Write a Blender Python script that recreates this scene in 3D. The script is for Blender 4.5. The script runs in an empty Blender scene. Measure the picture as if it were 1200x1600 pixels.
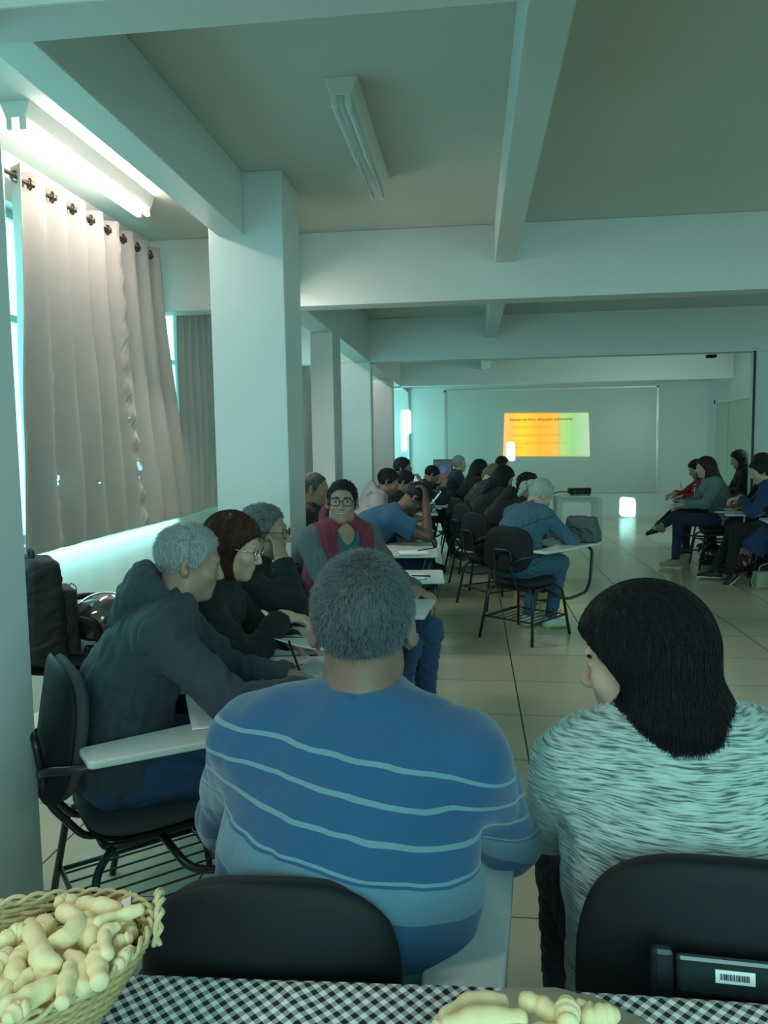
import bpy, math, random
import numpy as np
from mathutils import Vector, Matrix
random.seed(7)
S = bpy.context.scene
COL = S.collection
PI = math.pi
R_ = math.radians

# ------------------------------------------------------------------ camera
def make_camera():
    f, pit, yaw, rol, h = 1182.7, R_(5.038), R_(6.703), R_(-0.904), 1.4806
    fw = Vector((-math.sin(yaw)*math.cos(pit), math.cos(yaw)*math.cos(pit), -math.sin(pit)))
    r = Vector((math.cos(yaw), math.sin(yaw), 0))
    u = r.cross(fw)
    c, s = math.cos(rol), math.sin(rol)
    r2 = r*c + u*s
    u2 = -r*s + u*c
    cam = bpy.data.cameras.new('camera')
    cam.sensor_width = 36; cam.lens = f*36/1600; cam.clip_start = .02
    o = bpy.data.objects.new('camera', cam); COL.objects.link(o)
    b = -fw
    o.matrix_world = Matrix(((r2.x, u2.x, b.x, 0), (r2.y, u2.y, b.y, 0), (r2.z, u2.z, b.z, h), (0, 0, 0, 1)))
    S.camera = o
make_camera()

# ------------------------------------------------------------------ light
S.view_settings.view_transform = 'Standard'
S.view_settings.look = 'None'
S.view_settings.gamma = 1
S.view_settings.use_curve_mapping = False
S.view_settings.exposure = 0.27
W = bpy.data.worlds.new('world'); S.world = W; W.use_nodes = True
W.node_tree.nodes['Background'].inputs[0].default_value = (.38, .78, .77, 1)
W.node_tree.nodes['Background'].inputs[1].default_value = .46

def area(name, loc, target, sx, sy, power, color, spread=180):
    l = bpy.data.lights.new(name, 'AREA'); l.shape = 'RECTANGLE'; l.size = sx; l.size_y = sy
    l.energy = power; l.color = color; l.spread = R_(spread)
    o = bpy.data.objects.new(name, l); COL.objects.link(o); o.location = loc
    d = Vector(target) - Vector(loc)
    o.rotation_euler = d.to_track_quat('-Z', 'Y').to_euler()
    return o
TEAL = (.42, .84, .86)
area('daylight_rear', (1.6, -2.2, 1.9), (.4, 6, 1.4), 4.5, 1.6, 62, TEAL, 120)
area('fill_near_bay', (-1.95, .4, 3.0), (-1.2, .8, 0), .3, 1.3, 26, (1, .95, .88))  # added fill light over the near bay, out of view; no known lamp
area('daylight_under_curtain', (-2.405, 4.8, .915), (-2.405, 4.8, 0), .07, 2.6, 9, (.45, .97, 1)).rotation_euler = (0, R_(-12), 0)
area('fill_mid_bay', (-1.75, 5.3, 2.45), (.3, 4.6, 0), .5, .6, 16, (1, .95, .86))  # added warm fill for the middle of the floor; no batten hangs here
area('daylight_right', (6.3, 5.0, 1.7), (0, 5.8, .5), 4.0, 1.4, 16, (.62, .90, .80))
area('fill_far_right', (4.3, 10.9, 1.9), (.6, 15.2, 1.5), 1.4, 1.3, 30, (.66, .92, .90), 140)  # added fill that brightens the far wall; no window behind it
area('daylight_far_left', (-2.3, 14.2, 1.7), (1.5, 14.0, 1.0), 1.2, 1.5, 26, (.35, .95, 1))
# narrow shafts of sun that come through gaps in the curtains and strike the far wall
area('sun_shaft', (2.55, 13.2, 1.15), (3.03, 15.3, .17), .20, .26, 26, (.45, 1, 1), 3)
area('sun_shaft', (.55, 13.6, 1.75), (.765, 15.3, 1.30), .11, .30, 5, (.8, 1, 1), 3)
area('sun_shaft', (-1.0, 13.6, 2.1), (-1.33, 15.3, 1.93), .14, .42, 5, (.5, 1, 1), 3)
area('sun_shaft', (-1.1, 13.6, 1.75), (-1.37, 15.3, 1.55), .06, .34, 2.0, (.5, 1, 1), 3)

# ------------------------------------------------------------------ materials
def mat(name, color, rough=.6, metal=0., spec=.5, bump=None, var=None, sheen=0., coat=0., emit=None, estr=0., alpha=1., trans=0.):
    """bump=(scale, strength[, distance]); var=(scale, amount)"""
    m = bpy.data.materials.new(name); m.use_nodes = True
    nt = m.node_tree; b = nt.nodes['Principled BSDF']
    b.inputs['Base Color'].default_value = (*color, 1)
    b.inputs['Roughness'].default_value = rough
    b.inputs['Metallic'].default_value = metal
    b.inputs['Specular IOR Level'].default_value = spec
    if sheen: b.inputs['Sheen Weight'].default_value = sheen
    if coat: b.inputs['Coat Weight'].default_value = coat
    if trans: b.inputs['Transmission Weight'].default_value = trans
    if emit: b.inputs['Emission Color'].default_value = (*emit, 1); b.inputs['Emission Strength'].default_value = estr
    if bump or var:
        tc = nt.nodes.new('ShaderNodeTexCoord')
    if var:
        n = nt.nodes.new('ShaderNodeTexNoise'); n.inputs['Scale'].default_value = var[0]; n.inputs['Detail'].default_value = 5
        nt.links.new(tc.outputs['Object'], n.inputs['Vector'])
        mx = nt.nodes.new('ShaderNodeMix'); mx.data_type = 'RGBA'
        mx.inputs[6].default_value = (*[c*(1-var[1]) for c in color], 1)
        mx.inputs[7].default_value = (*[min(1, c*(1+var[1])) for c in color], 1)
        nt.links.new(n.outputs['Fac'], mx.inputs[0]); nt.links.new(mx.outputs[2], b.inputs['Base Color'])
    if bump:
        n = nt.nodes.new('ShaderNodeTexNoise'); n.inputs['Scale'].default_value = bump[0]; n.inputs['Detail'].default_value = 3
        nt.links.new(tc.outputs['Object'], n.inputs['Vector'])
        bp = nt.nodes.new('ShaderNodeBump'); bp.inputs['Strength'].default_value = bump[1]
        bp.inputs['Distance'].default_value = bump[2] if len(bump) > 2 else .002
        nt.links.new(n.outputs['Fac'], bp.inputs['Height']); nt.links.new(bp.outputs['Normal'], b.inputs['Normal'])
    return m
def nd(nt, kind, **kw):
    n = nt.nodes.new('ShaderNode'+kind)
    for k, v in kw.items(): setattr(n, k, v)
    return n
def fmath(nt, op, a, b=None, c=None):
    n = nd(nt, 'Math', operation=op)
    for i, v in enumerate((a, b, c)):
        if v is None: continue
        if isinstance(v, (int, float)): n.inputs[i].default_value = v
        else: nt.links.new(v, n.inputs[i])
    return n.outputs[0]
def fmix(nt, fac, a, b):
    n = nd(nt, 'Mix', data_type='RGBA')
    for sock, v in ((n.inputs[0], fac), (n.inputs[6], a), (n.inputs[7], b)):
        if isinstance(v, tuple): sock.default_value = (*v, 1)
        elif isinstance(v, (int, float)): sock.default_value = v
        else: nt.links.new(v, sock)
    return n.outputs[2]

# ------------------------------------------------------------------ mesh helpers
class MB:
    def __init__(s): s.v = []; s.f = []; s.m = []
    def add(s, vs, fs, mi=0):
        o = len(s.v); s.v += [tuple(v) for v in vs]; s.f += [tuple(i+o for i in f) for f in fs]; s.m += [mi]*len(fs)
        return s
    def box(s, x0, x1, y0, y1, z0, z1, mi=0, M=None):
        vs = [(x, y, z) for z in (z0, z1) for y in (y0, y1) for x in (x0, x1)]
        if M is not None: vs = [M @ Vector(v) for v in vs]
        return s.add(vs, [(0, 2, 3, 1), (4, 5, 7, 6), (0, 1, 5, 4), (2, 6, 7, 3), (0, 4, 6, 2), (1, 3, 7, 5)], mi)
    def prism(s, pts, z0, z1, mi=0, M=None):
        n = len(pts)
        vs = [(x, y, z0) for x, y in pts] + [(x, y, z1) for x, y in pts]
        if M is not None: vs = [M @ Vector(v) for v in vs]
        fs = [tuple(range(n))[::-1], tuple(range(n, 2*n))] + [(i, (i+1) % n, n+(i+1) % n, n+i) for i in range(n)]
        return s.add(vs, fs, mi)
    def tube(s, path, r, n=10, mi=0, cap=True, closed=False, smooth=0):
        P = [Vector(p) for p in path]
        if smooth: P = fillet(P, smooth)
        m = len(P); rr = r if isinstance(r, (list, tuple)) else [r]*m
        if len(rr) != m: rr = [rr[0]+(rr[-1]-rr[0])*i/(m-1) for i in range(m)]
        vs = []; up = None
        for i in range(m):
            if closed: t = P[(i+1) % m]-P[i-1]
            else: t = P[min(i+1, m-1)]-P[max(i-1, 0)]
            t.normalize()
            if up is None:
                up = Vector((0, 0, 1)) if abs(t.z) < .9 else Vector((1, 0, 0))
            a = t.cross(up).normalized(); b = a.cross(t).normalized(); up = b
            for k in range(n):
                q = 2*PI*k/n; vs.append(P[i]+(a*math.cos(q)+b*math.sin(q))*rr[i])
        fs = []
        for i in range(m if closed else m-1):
            j = (i+1) % m
            for k in range(n):
                fs.append((i*n+k, i*n+(k+1) % n, j*n+(k+1) % n, j*n+k))
        if cap and not closed: fs += [tuple(range(n))[::-1], tuple((m-1)*n+k for k in range(n))]
        return s.add(vs, fs, mi)
    def lathe(s, prof, n=24, c=(0, 0, 0), mi=0, M=None):
        vs = []; fs = []
        for r, z in prof:
            for k in range(n):
                q = 2*PI*k/n; v = Vector((c[0]+r*math.cos(q), c[1]+r*math.sin(q), c[2]+z)); vs.append(M @ v if M is not None else v)
        for i in range(len(prof)-1):
            for k in range(n): fs.append((i*n+k, i*n+(k+1) % n, (i+1)*n+(k+1) % n, (i+1)*n+k))
        fs += [tuple(range(n))[::-1], tuple((len(prof)-1)*n+k for k in range(n))]
        return s.add(vs, fs, mi)
    def grid(s, fn, nu, nv, mi=0, thick=0, skip=None):
        vs = [fn(i/(nu-1), j/(nv-1)) for i in range(nu) for j in range(nv)]
        fs = [(i*nv+j, (i+1)*nv+j, (i+1)*nv+j+1, i*nv+j+1) for i in range(nu-1) for j in range(nv-1) if not (skip and skip(i/(nu-1), j/(nv-1)))]
        return s.add(vs, fs, mi)
    def build(s, name, mats, parent=None, smooth=False, bevel=0, solid=0, seg=2, sub=0, auto=False):
        me = bpy.data.meshes.new(name); me.from_pydata(s.v, [], s.f)
        ms = mats if isinstance(mats, (list, tuple)) else [mats]
        for m in ms: me.materials.append(m)
        if len(ms) > 1: me.polygons.foreach_set('material_index', s.m)
        if smooth: me.polygons.foreach_set('use_smooth', [True]*len(me.polygons))
        if auto: me.set_sharp_from_angle(angle=R_(40))
        me.update()
        o = bpy.data.objects.new(name, me); COL.objects.link(o)
        if parent: o.parent = parent
        if solid: md = o.modifiers.new('solid', 'SOLIDIFY'); md.thickness = solid; md.offset = 0
        if bevel:
            md = o.modifiers.new('bevel', 'BEVEL'); md.width = bevel; md.segments = seg; md.limit_method = 'ANGLE'; md.angle_limit = R_(40)
        if sub: md = o.modifiers.new('sub', 'SUBSURF'); md.levels = sub; md.render_levels = sub
        return o
def fillet(P, r, n=5):
    out = [P[0]]
    for i in range(1, len(P)-1):
        a, b, c = P[i-1], P[i], P[i+1]
        d1 = (a-b); d2 = (c-b); q = min(r, d1.length*.45, d2.length*.45)
        p0 = b+d1.normalized()*q; p1 = b+d2.normalized()*q
        for k in range(n+1):
            t = k/n; out.append(p0*(1-t)**2+b*2*t*(1-t)+p1*t*t)
    out.append(P[-1]); return out
def superell(w, h, n=32, e=3.2, cx=0, cy=0):
    o = []
    for k in range(n):
        q = 2*PI*k/n; c, s = math.cos(q), math.sin(q)
        o.append((cx+w*math.copysign(abs(c)**(2/e), c), cy+h*math.copysign(abs(s)**(2/e), s)))
    return o
def tag(o, label, cat, group=None, kind=None):
    o['label'] = label; o['category'] = cat
    if group: o['group'] = group
    if kind: o['kind'] = kind
    return o
def thing(name, label, cat, loc=(0, 0, 0), rz=0, group=None):
    o = bpy.data.objects.new(name, None); COL.objects.link(o); o.empty_display_size = .05
    o.location = loc; o.rotation_euler = (0, 0, R_(rz))
    return tag(o, label, cat, group)
def struct(o, label=None):
    o['kind'] = 'structure'
    if label: o['label'] = label
    return o
def copy_tree(o, parent=None):
    c = o.copy(); COL.objects.link(c)
    if parent: c.parent = parent
    for ch in list(KIDS.get(o.name, [])) or [x for x in bpy.data.objects if x.parent == o]:
        copy_tree(ch, c)
    return c
KIDS = {}
def text_obj(name, body, size, loc, rot, m, parent=None, align='LEFT', ext=.0006, off=0):
    cu = bpy.data.curves.new(name, 'FONT'); cu.body = body; cu.size = size; cu.extrude = ext; cu.align_x = align; cu.offset = off
    tmp = bpy.data.objects.new('tmp', cu); COL.objects.link(tmp); bpy.context.view_layer.update()
    me = bpy.data.meshes.new_from_object(tmp.evaluated_get(bpy.context.evaluated_depsgraph_get()))
    bpy.data.objects.remove(tmp); me.materials.clear(); me.materials.append(m); me.name = name
    o = bpy.data.objects.new(name, me); COL.objects.link(o); o.location = loc; o.rotation_euler = rot
    if parent: o.parent = parent
    return o

# palette
M = {}
M['wall'] = mat('wall_paint', (.62, .66, .62), .55, bump=(90, .12), var=(3, .03))
M['ceil'] = mat('ceiling_paint', (.55, .58, .52), .7, bump=(60, .15), var=(2, .03))
M['beam'] = mat('beam_paint', (.60, .65, .62), .55, bump=(70, .12), var=(3, .03))
M['frame'] = mat('black_frame_paint', (.012, .015, .018), .35, spec=.5)
M['fabric'] = mat('dark_grey_seat_fabric', (.045, .052, .055), .9, bump=(900, .5), var=(300, .25))
M['bfabric'] = mat('black_seat_fabric', (.014, .018, .02), .8, bump=(900, .5), var=(300, .25))
M['shell'] = mat('black_plastic', (.006, .009, .011), .62, spec=.25, bump=(500, .15))
M['lam'] = mat('pale_laminate', (.58, .62, .61), .35, var=(40, .03))
M['lamedge'] = mat('laminate_edge', (.60, .64, .62), .4)
M['white'] = mat('white_enamel', (.75, .77, .74), .35)
M['paper'] = mat('paper', (.85, .88, .88), .7)
M['ink'] = mat('printed_ink', (.03, .04, .05), .7)
M['steel'] = mat('steel', (.55, .57, .58), .3, metal=1)
M['blackp'] = mat('glossy_black', (.006, .007, .009), .18)
M['plastic_white'] = mat('white_moulded_plastic', (.55, .60, .58), .4)
M['glass'] = mat('clear_plastic', (.9, .97, .97), .05, trans=1.0)
# ================================================================== THE ROOM
def tile_mat():
    m = mat('glazed_floor_tiles', (.35, .34, .26), .2)
    nt = m.node_tree; b = nt.nodes['Principled BSDF']
    g = nd(nt, 'NewGeometry'); sp = nd(nt, 'SeparateXYZ'); nt.links.new(g.outputs['Position'], sp.inputs[0])
    T = .6
    u = fmath(nt, 'DIVIDE', fmath(nt, 'SUBTRACT', sp.outputs[0], .2566), T)
    v = fmath(nt, 'DIVIDE', fmath(nt, 'SUBTRACT', sp.outputs[1], 2.8824), T)
    def edge(x):
        fr = fmath(nt, 'FRACT', fmath(nt, 'ADD', x, 100.5)); return fmath(nt, 'ABSOLUTE', fmath(nt, 'SUBTRACT', fr, .5))
    gx = fmath(nt, 'LESS_THAN', edge(u), .0068); gy = fmath(nt, 'LESS_THAN', edge(v), .0046)
    gr = fmath(nt, 'MAXIMUM', gx, gy)
    # a tone of its own for each tile
    cb = nd(nt, 'CombineXYZ')
    nt.links.new(fmath(nt, 'FLOOR', u), cb.inputs[0]); nt.links.new(fmath(nt, 'FLOOR', v), cb.inputs[1])
    wn = nd(nt, 'TexWhiteNoise'); nt.links.new(cb.outputs[0], wn.inputs['Vector'])
    n = nd(nt, 'TexNoise'); n.inputs['Scale'].default_value = 2.2; n.inputs['Detail'].default_value = 6
    nt.links.new(g.outputs['Position'], n.inputs['Vector'])
    c1 = fmix(nt, wn.outputs['Value'], (.56, .50, .36), (.64, .59, .43))
    c2 = fmix(nt, fmath(nt, 'MULTIPLY', n.outputs['Fac'], .5), c1, (.50, .48, .35))
    col = fmix(nt, gr, c2, (.035, .03, .022))
    nt.links.new(col, b.inputs['Base Color'])
    nt.links.new(fmath(nt, 'ADD', fmath(nt, 'MULTIPLY', gr, .5), .17), b.inputs['Roughness'])
    n2 = nd(nt, 'TexNoise'); n2.inputs['Scale'].default_value = 9; n2.inputs['Detail'].default_value = 2
    nt.links.new(g.outputs['Position'], n2.inputs['Vector'])
    bp = nd(nt, 'Bump'); bp.inputs['Strength'].default_value = .22; bp.inputs['Distance'].default_value = .004
    nt.links.new(fmath(nt, 'SUBTRACT', n2.outputs['Fac'], fmath(nt, 'MULTIPLY', gr, .6)), bp.inputs['Height'])
    nt.links.new(bp.outputs['Normal'], b.inputs['Normal'])
    return m
XL, XR, YB, YF, ZC, ZB = -2.47, 4.5, -2.6, 15.25, 3.08, 2.54
struct(MB().box(XL-.2, 7.5, YB, YF+.2, -.12, 0).build('floor', tile_mat()))
struct(MB().box(XL-.2, 7.5, YB, YF+.2, ZC, ZC+.15).build('ceiling', M['ceil']))
struct(MB().box(XL-.2, 7.5, YF, YF+.2, 0, ZC).build('wall_far', M['wall']))
struct(MB().box(XL, XR, YF-.02, YF, 0, .07).build('baseboard_far', M['wall']))
# window wall on the left: piers, sill band and head leave openings
def window_wall():
    m = MB()
    m.box(XL-.18, XL, YB, YF, 0, .95); m.box(XL-.18, XL, YB, YF, 2.82, ZC)
    ys = [YB, 2.2, 5.70, 5.95, 9.6, 9.9, 13.3, 14.0, 14.7, YF]
    for a, b in ((YB, 2.2), (5.42, 5.95), (9.5, 9.8), (13.2, 13.9), (14.7, YF)): m.box(XL-.18, XL, a, b, .95, 2.82)
    struct(m.build('wall_left', M['wall']))
window_wall()
M['alu'] = mat('aluminium_window_frame', (.42, .48, .48), .4, metal=.6)
M['pane'] = mat('daylit_frosted_glass', (.5, .8, .8), .3, emit=(.25, .90, .95), estr=2.6)
def window(n, y0, y1, k):
    f = MB()
    z0, z1 = .95, 2.82; x0, x1 = XL-.13, XL-.08
    f.box(x0, x1, y0, y1, z0, z0+.05); f.box(x0, x1, y0, y1, z1-.05, z1)
    for i in range(k+1):
        y = y0+(y1-y0)*i/k; f.box(x0, x1, max(y0, y-.025), min(y1, y+.025), z0, z1)
    f.box(x0, x1, y0, y1, 2.2, 2.24)
    o = struct(f.build('window_%d' % n, M['alu']))
    MB().box(x0+.015, x0+.022, y0, y1, z0, z1).build('pane', M['pane'], o)
window(1, 2.2, 5.42, 4); window(2, 5.95, 9.5, 4); window(3, 9.8, 13.2, 4); window(4, 13.9, 14.7, 1)
# right wall (far part only) with its double door, and the pillar next to it
struct(MB().box(XR, XR+.15, 9.9, YF, 0, ZC).build('wall_right', M['wall']))
M['door'] = mat('pale_green_door_paint', (.46, .52, .42), .5)
def door():
    y0, y1, zt = 12.9, 14.75, 2.15
    f = MB(); f.box(XR-.03, XR, y0-.07, y0, 0, zt+.07); f.box(XR-.03, XR, y1, y1+.07, 0, zt+.07); f.box(XR-.03, XR, y0-.07, y1+.07, zt, zt+.07)
    fr = struct(f.build('door_1', M['wall'])); ym = 14.05
    MB().box(XR-.018, XR-.001, y0, ym-.012, .01, zt-.01).build('door_leaf', M['door'], fr, bevel=.003)
    MB().box(XR-.018, XR-.001, ym+.012, y1, .01, zt-.01).build('door_leaf', M['door'], fr, bevel=.003)
    MB().box(XR-.006, XR-.001, ym-.012, ym+.012, .01, zt).build('door_gap', M['ink'], fr)
door()
def pillar(n, x0, x1, y0, y1, z1=ZC):
    struct(MB().box(x0, x1, y0, y1, 0, z1).build('trim_%d' % n, M['beam'], bevel=.006), 'white painted square pillar')
pillar(1, -1.62, -1.2, 1.45, 1.9)
pillar(2, -1.54, -1.09, 4.44, 4.87)
pillar(3, -1.50, -1.286, 7.05, 7.48, ZB-.0005)
pillar(4, -1.92, -1.286, 9.701, 9.92, ZB-.0005)
pillar(5, -1.72, -1.286, 12.35, 12.62, ZB-.0005)
pillar(6, 3.40, 3.85, 9.701, 9.88, ZB-.0005)
def beam(n, x0, x1, y0, y1, z0): struct(MB().box(x0, x1, y0, y1, z0, ZC).build('trim_%d' % n, M['beam'], bevel=.006), 'white painted ceiling beam')
beam(7, XL, 7.5, 1.80, 1.955, ZB)
beam(8, XL, 7.5, 5.75, 5.95, ZB)
beam(9, XL, 7.5, 9.70, 9.90, ZB)
beam(10, XL, XR, 13.86, 14.1, ZB)
beam(11, -1.48, -1.32, YB, 4.44, 2.72)
beam(12, -1.49, -1.285, 5.95, YF, ZB)
beam(13, .17, .32, YB, YF, 2.80)
beam(14, -1.49, -1.285, 4.87, 5.75, 2.72)
# conduit pipes
def conduit(x, y, r=.012, z1=ZB): return tag(MB().tube([(x, y, .02), (x, y, z1)], r).build('conduit_pipe', M['wall'], smooth=True), '', 'pipe')
conduit(-1.262, YF-.03, .018, 2.63)['label'] = 'thin vertical conduit pipe beside the left corner of the far wall'
c = conduit(3.384, 9.69, .014, ZB); c['label'] = 'thin dark conduit pipe running down the right pillar edge'; c.data.materials[0] = M['fabric']
# light trim strip along the head of the far wall
struct(MB().box(XL, XR, YF-.05, YF, 2.60, 2.64).build('trim_15', M['beam']))

# big board on the far wall, slide projected on it
M['board'] = mat('green_grey_board', (.46, .52, .45), .35, var=(2, .04))
M['boardf'] = mat('board_frame_metal', (.42, .46, .45), .35, metal=.5)
bd = thing('writing_board', 'wide grey green writing board mounted on the far wall', 'board', (1.52, YF, .53))
MB().box(-2.04, 2.02, -.035, -.004, 0, 1.98).build('board_surface', M['board'], bd)
f = MB(); f.box(-2.07, -2.03, -.045, -.003, -.03, 2.01); f.box(2.01, 2.05, -.045, -.003, -.03, 2.01); f.box(-2.07, 2.05, -.045, -.003, 1.98, 2.015); f.box(-2.07, 2.05, -.06, -.003, -.035, 0)
f.build('board_frame', M['boardf'], bd)
MB().box(2.025, 2.055, -.055, -.02, .95, 1.35).build('catch', M['white'], bd)
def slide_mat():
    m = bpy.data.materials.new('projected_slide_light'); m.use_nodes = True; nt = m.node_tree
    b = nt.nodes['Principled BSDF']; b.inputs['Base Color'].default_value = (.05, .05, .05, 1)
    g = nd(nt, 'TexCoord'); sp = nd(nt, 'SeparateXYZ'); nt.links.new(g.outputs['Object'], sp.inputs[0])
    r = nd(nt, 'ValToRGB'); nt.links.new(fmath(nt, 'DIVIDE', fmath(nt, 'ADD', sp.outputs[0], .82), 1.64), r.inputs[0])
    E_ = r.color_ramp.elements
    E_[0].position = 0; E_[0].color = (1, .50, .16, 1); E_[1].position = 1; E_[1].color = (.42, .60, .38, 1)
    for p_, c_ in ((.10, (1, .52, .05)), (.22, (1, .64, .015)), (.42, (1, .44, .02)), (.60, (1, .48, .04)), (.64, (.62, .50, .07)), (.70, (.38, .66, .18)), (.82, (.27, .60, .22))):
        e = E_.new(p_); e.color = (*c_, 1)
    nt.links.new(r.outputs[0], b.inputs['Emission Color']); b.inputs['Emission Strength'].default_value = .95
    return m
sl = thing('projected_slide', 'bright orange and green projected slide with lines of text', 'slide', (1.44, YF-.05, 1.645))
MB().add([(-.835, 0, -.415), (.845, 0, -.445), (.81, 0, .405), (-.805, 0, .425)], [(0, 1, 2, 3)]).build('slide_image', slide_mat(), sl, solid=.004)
brd = MB()
M['slidetext'] = mat('slide_text_shadow', (.10, .05, .01), .9, emit=(.22, .10, .02), estr=.6)
M['slidetext2'] = mat('slide_text_faint', (.35, .16, .02), .9, emit=(.62, .27, .02), estr=.8)
for zz, (xa, xb) in ((.408, (-.79, .79)), (-.425, (-.81, .82))):
    brd = MB()
    for i in range(60): x = xa+(xb-xa)*i/59; brd.box(x, x+.015, -.0055, -.003, zz-.004, zz+.004)
    brd.build('dashed_border', M['slidetext2'], sl)
rx = (PI/2, 0, 0)
t_ = text_obj('title_text', 'Estudo em foco: educação antirracista', .078, (-.70, -.006, .27), rx, M['slidetext'], sl, ext=.0004, off=.0012)
for s_, z_ in (('• O que é educação antirracista?', .13), ('• Como a escola contribui e se envolve?', -.03), ('• Qual  o  papel  do  ensino  de  quem  sabe', -.185), ('   ensinar?', -.265)):
    text_obj('bullet_text', s_, .062, (-.70, -.006, z_), rx, M['slidetext2'], sl, ext=.0004)
# small plate fixed above the board (rolled screen bracket)
M['cream'] = mat('cream_plastic', (.68, .62, .50), .5)
tag(MB().box(1.48, 1.83, YF-.16, YF-.02, 2.60, 2.67).build('wall_fitting', M['cream'], bevel=.01), 'small cream box fitted to the far wall above the board', 'fitting')

# fluorescent battens
M['tube_on'] = mat('lit_fluorescent_tube', (1, 1, 1), .4, emit=(1, .93, .87), estr=26)
M['tube_off'] = mat('unlit_glass_tube', (.55, .60, .56), .08, spec=.8)
M['socket'] = mat('tube_socket', (.7, .72, .66), .4)
def batten(x, y0, y1, lit, label, n=2, group=None, w=.075):
    t = thing('fluorescent_lamp', label, 'lamp', (x, (y0+y1)/2, ZC), 0, group)
    L = (y1-y0)/2
    b = MB(); prof = [(-w, 0), (w, 0), (w*.62, -.075), (-w*.62, -.075)]
    vs = [(px, -L, pz) for px, pz in prof]+[(px, L, pz) for px, pz in prof]
    b.add(vs, [(0, 1, 2, 3), (7, 6, 5, 4), (0, 4, 5, 1), (1, 5, 6, 2), (2, 6, 7, 3), (3, 7, 4, 0)])
    b.build('housing', M['white'], t, bevel=.003)
    for i in range(n):
        xx = (i-(n-1)/2)*.062
        for sy in (-1, 1):
            MB().box(xx-.014, xx+.014, sy*(L-.012)-.012, sy*(L-.012)+.012, -.125, -.07).build('socket', M['socket'], t, bevel=.004)
        MB().tube([(xx, -L+.02, -.112), (xx, L-.02, -.112)], .0145, 14).build('tube', M['tube_on'] if lit else M['tube_off'], t, smooth=True)
batten(-2.075, 3.40, 4.78, True, 'lit fluorescent batten glowing above the curtained window')
batten(-.56, 3.40, 4.68, False, 'switched off twin tube fluorescent batten on the ceiling bay')
batten(-2.05, 7.7, 9.0, True, 'lit fluorescent batten behind the third pillar over the window side', 2)
batten(-2.05, 10.9, 12.1, True, 'lit fluorescent batten in the furthest window bay', 2)
# small hooks left of the beam, seen on the ceiling
for i in range(2):
    tag(MB().tube([(-.50+.06*i, 6.9, ZC), (-.50+.06*i, 6.9, ZC-.05), (-.48+.06*i, 6.9, ZC-.06)], .006, 6).build('ceiling_hook', M['shell'], smooth=True),
        ('left' if i == 0 else 'right')+' one of two tiny dark ceiling hooks beyond the second beam', 'hook', 'ceiling hooks')
# small dark sensor box on the right
tag(MB().box(2.9, 3.02, 9.92, 10.0, 2.50, 2.54).build('ceiling_sensor', M['shell'], bevel=.01), 'small dark fitting under the far right of the third beam', 'fitting')

# curtains
M['curtain'] = mat('grey_beige_curtain', (.42, .38, .345), .75, bump=(60, .25, .004), var=(14, .06))
M['curtain2'] = mat('grey_curtain', (.40, .40, .37), .8, bump=(60, .2, .004))
M['ring'] = mat('bronze_grommet', (.10, .06, .035), .3, metal=.7)
M['rod'] = mat('dark_curtain_rod', (.05, .03, .02), .4)
XC = XL+.13
def curtain(name_label, y0, y1, yb0, yb1, zt, zb, folds, m, rings, holes=(), seed=0, amp=.058, xo=0):
    XC = XL+.13+xo
    t = thing('curtain', name_label, 'curtain', (XC, (y0+y1)/2, zb))
    rnd = random.Random(seed); ph = [rnd.uniform(0, 6) for _ in range(6)]
    cx, cy, cz = XC, (y0+y1)/2, zb
    def fn(u, v):     # u along Y, v down
        ya = y0+(y1-y0)*u; yb = yb0+(yb1-yb0)*u
        w = v**1.3
        y = ya*(1-w)+yb*w; z = zt+(zb-zt)*v
        a = amp*(1-.35*v)
        x = a*math.sin(2*PI*folds*u+PI/2)
        x += .012*math.sin(9*u+5*v+ph[0])*v+.006*math.sin(23*u+14*v+ph[1])*v
        # crumpled seams
        for s_ in (.16, .62):
            q = math.exp(-((u-s_-.01*math.sin(9*v))/.012)**2)
            x += q*(.014*math.sin(70*v+ph[2])+.008*math.sin(190*v+400*u))*(.3+v)
        z += .012*math.sin(2*PI*folds*u+1)*v + .05*v*(u*.2)
        return (x, y-cy, z-cz)
    def skip(u, v):
        for hu, hv, ru, rv in holes:
            if ((u-hu)/ru)**2+((v-hv)/rv)**2 < 1+.5*math.sin(40*u+30*v): return True
        return False
    def skip2(u, v):
        if skip(u, v): return True
        if rings:
            k = round(u*folds*2-.5); du = (u-(k+.5)/(folds*2))*(y1-y0)*1.45; dv = (v-.030)*(zt-zb)
            if du*du+dv*dv < .022**2: return True
        return False
    g = MB(); g.grid(fn, int(folds*34)+1, 260, skip=skip2)
    g.build('curtain_cloth', m, t, smooth=True, solid=.003)
    if rings:
        n = folds*2
        for i in range(n):
            u = (i+.5)/n*1.0
            if u > 1: break
            y = y0+(y1-y0)*u; z = zt-.06
            sg = 1 if i % 2 else -1
            nrm = (.61, .79*sg); tg = (-.79*sg, .61)
            for off in (.007,):
                MB().tube([(tg[0]*.026*math.cos(q)+nrm[0]*off, y-cy+tg[1]*.026*math.cos(q)+nrm[1]*off, z-cz+.028*math.sin(q)) for q in [2*PI*k/22 for k in range(22)]], .0065, 8, closed=True).build('grommet', M['ring'], t, smooth=True)
    return t
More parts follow.
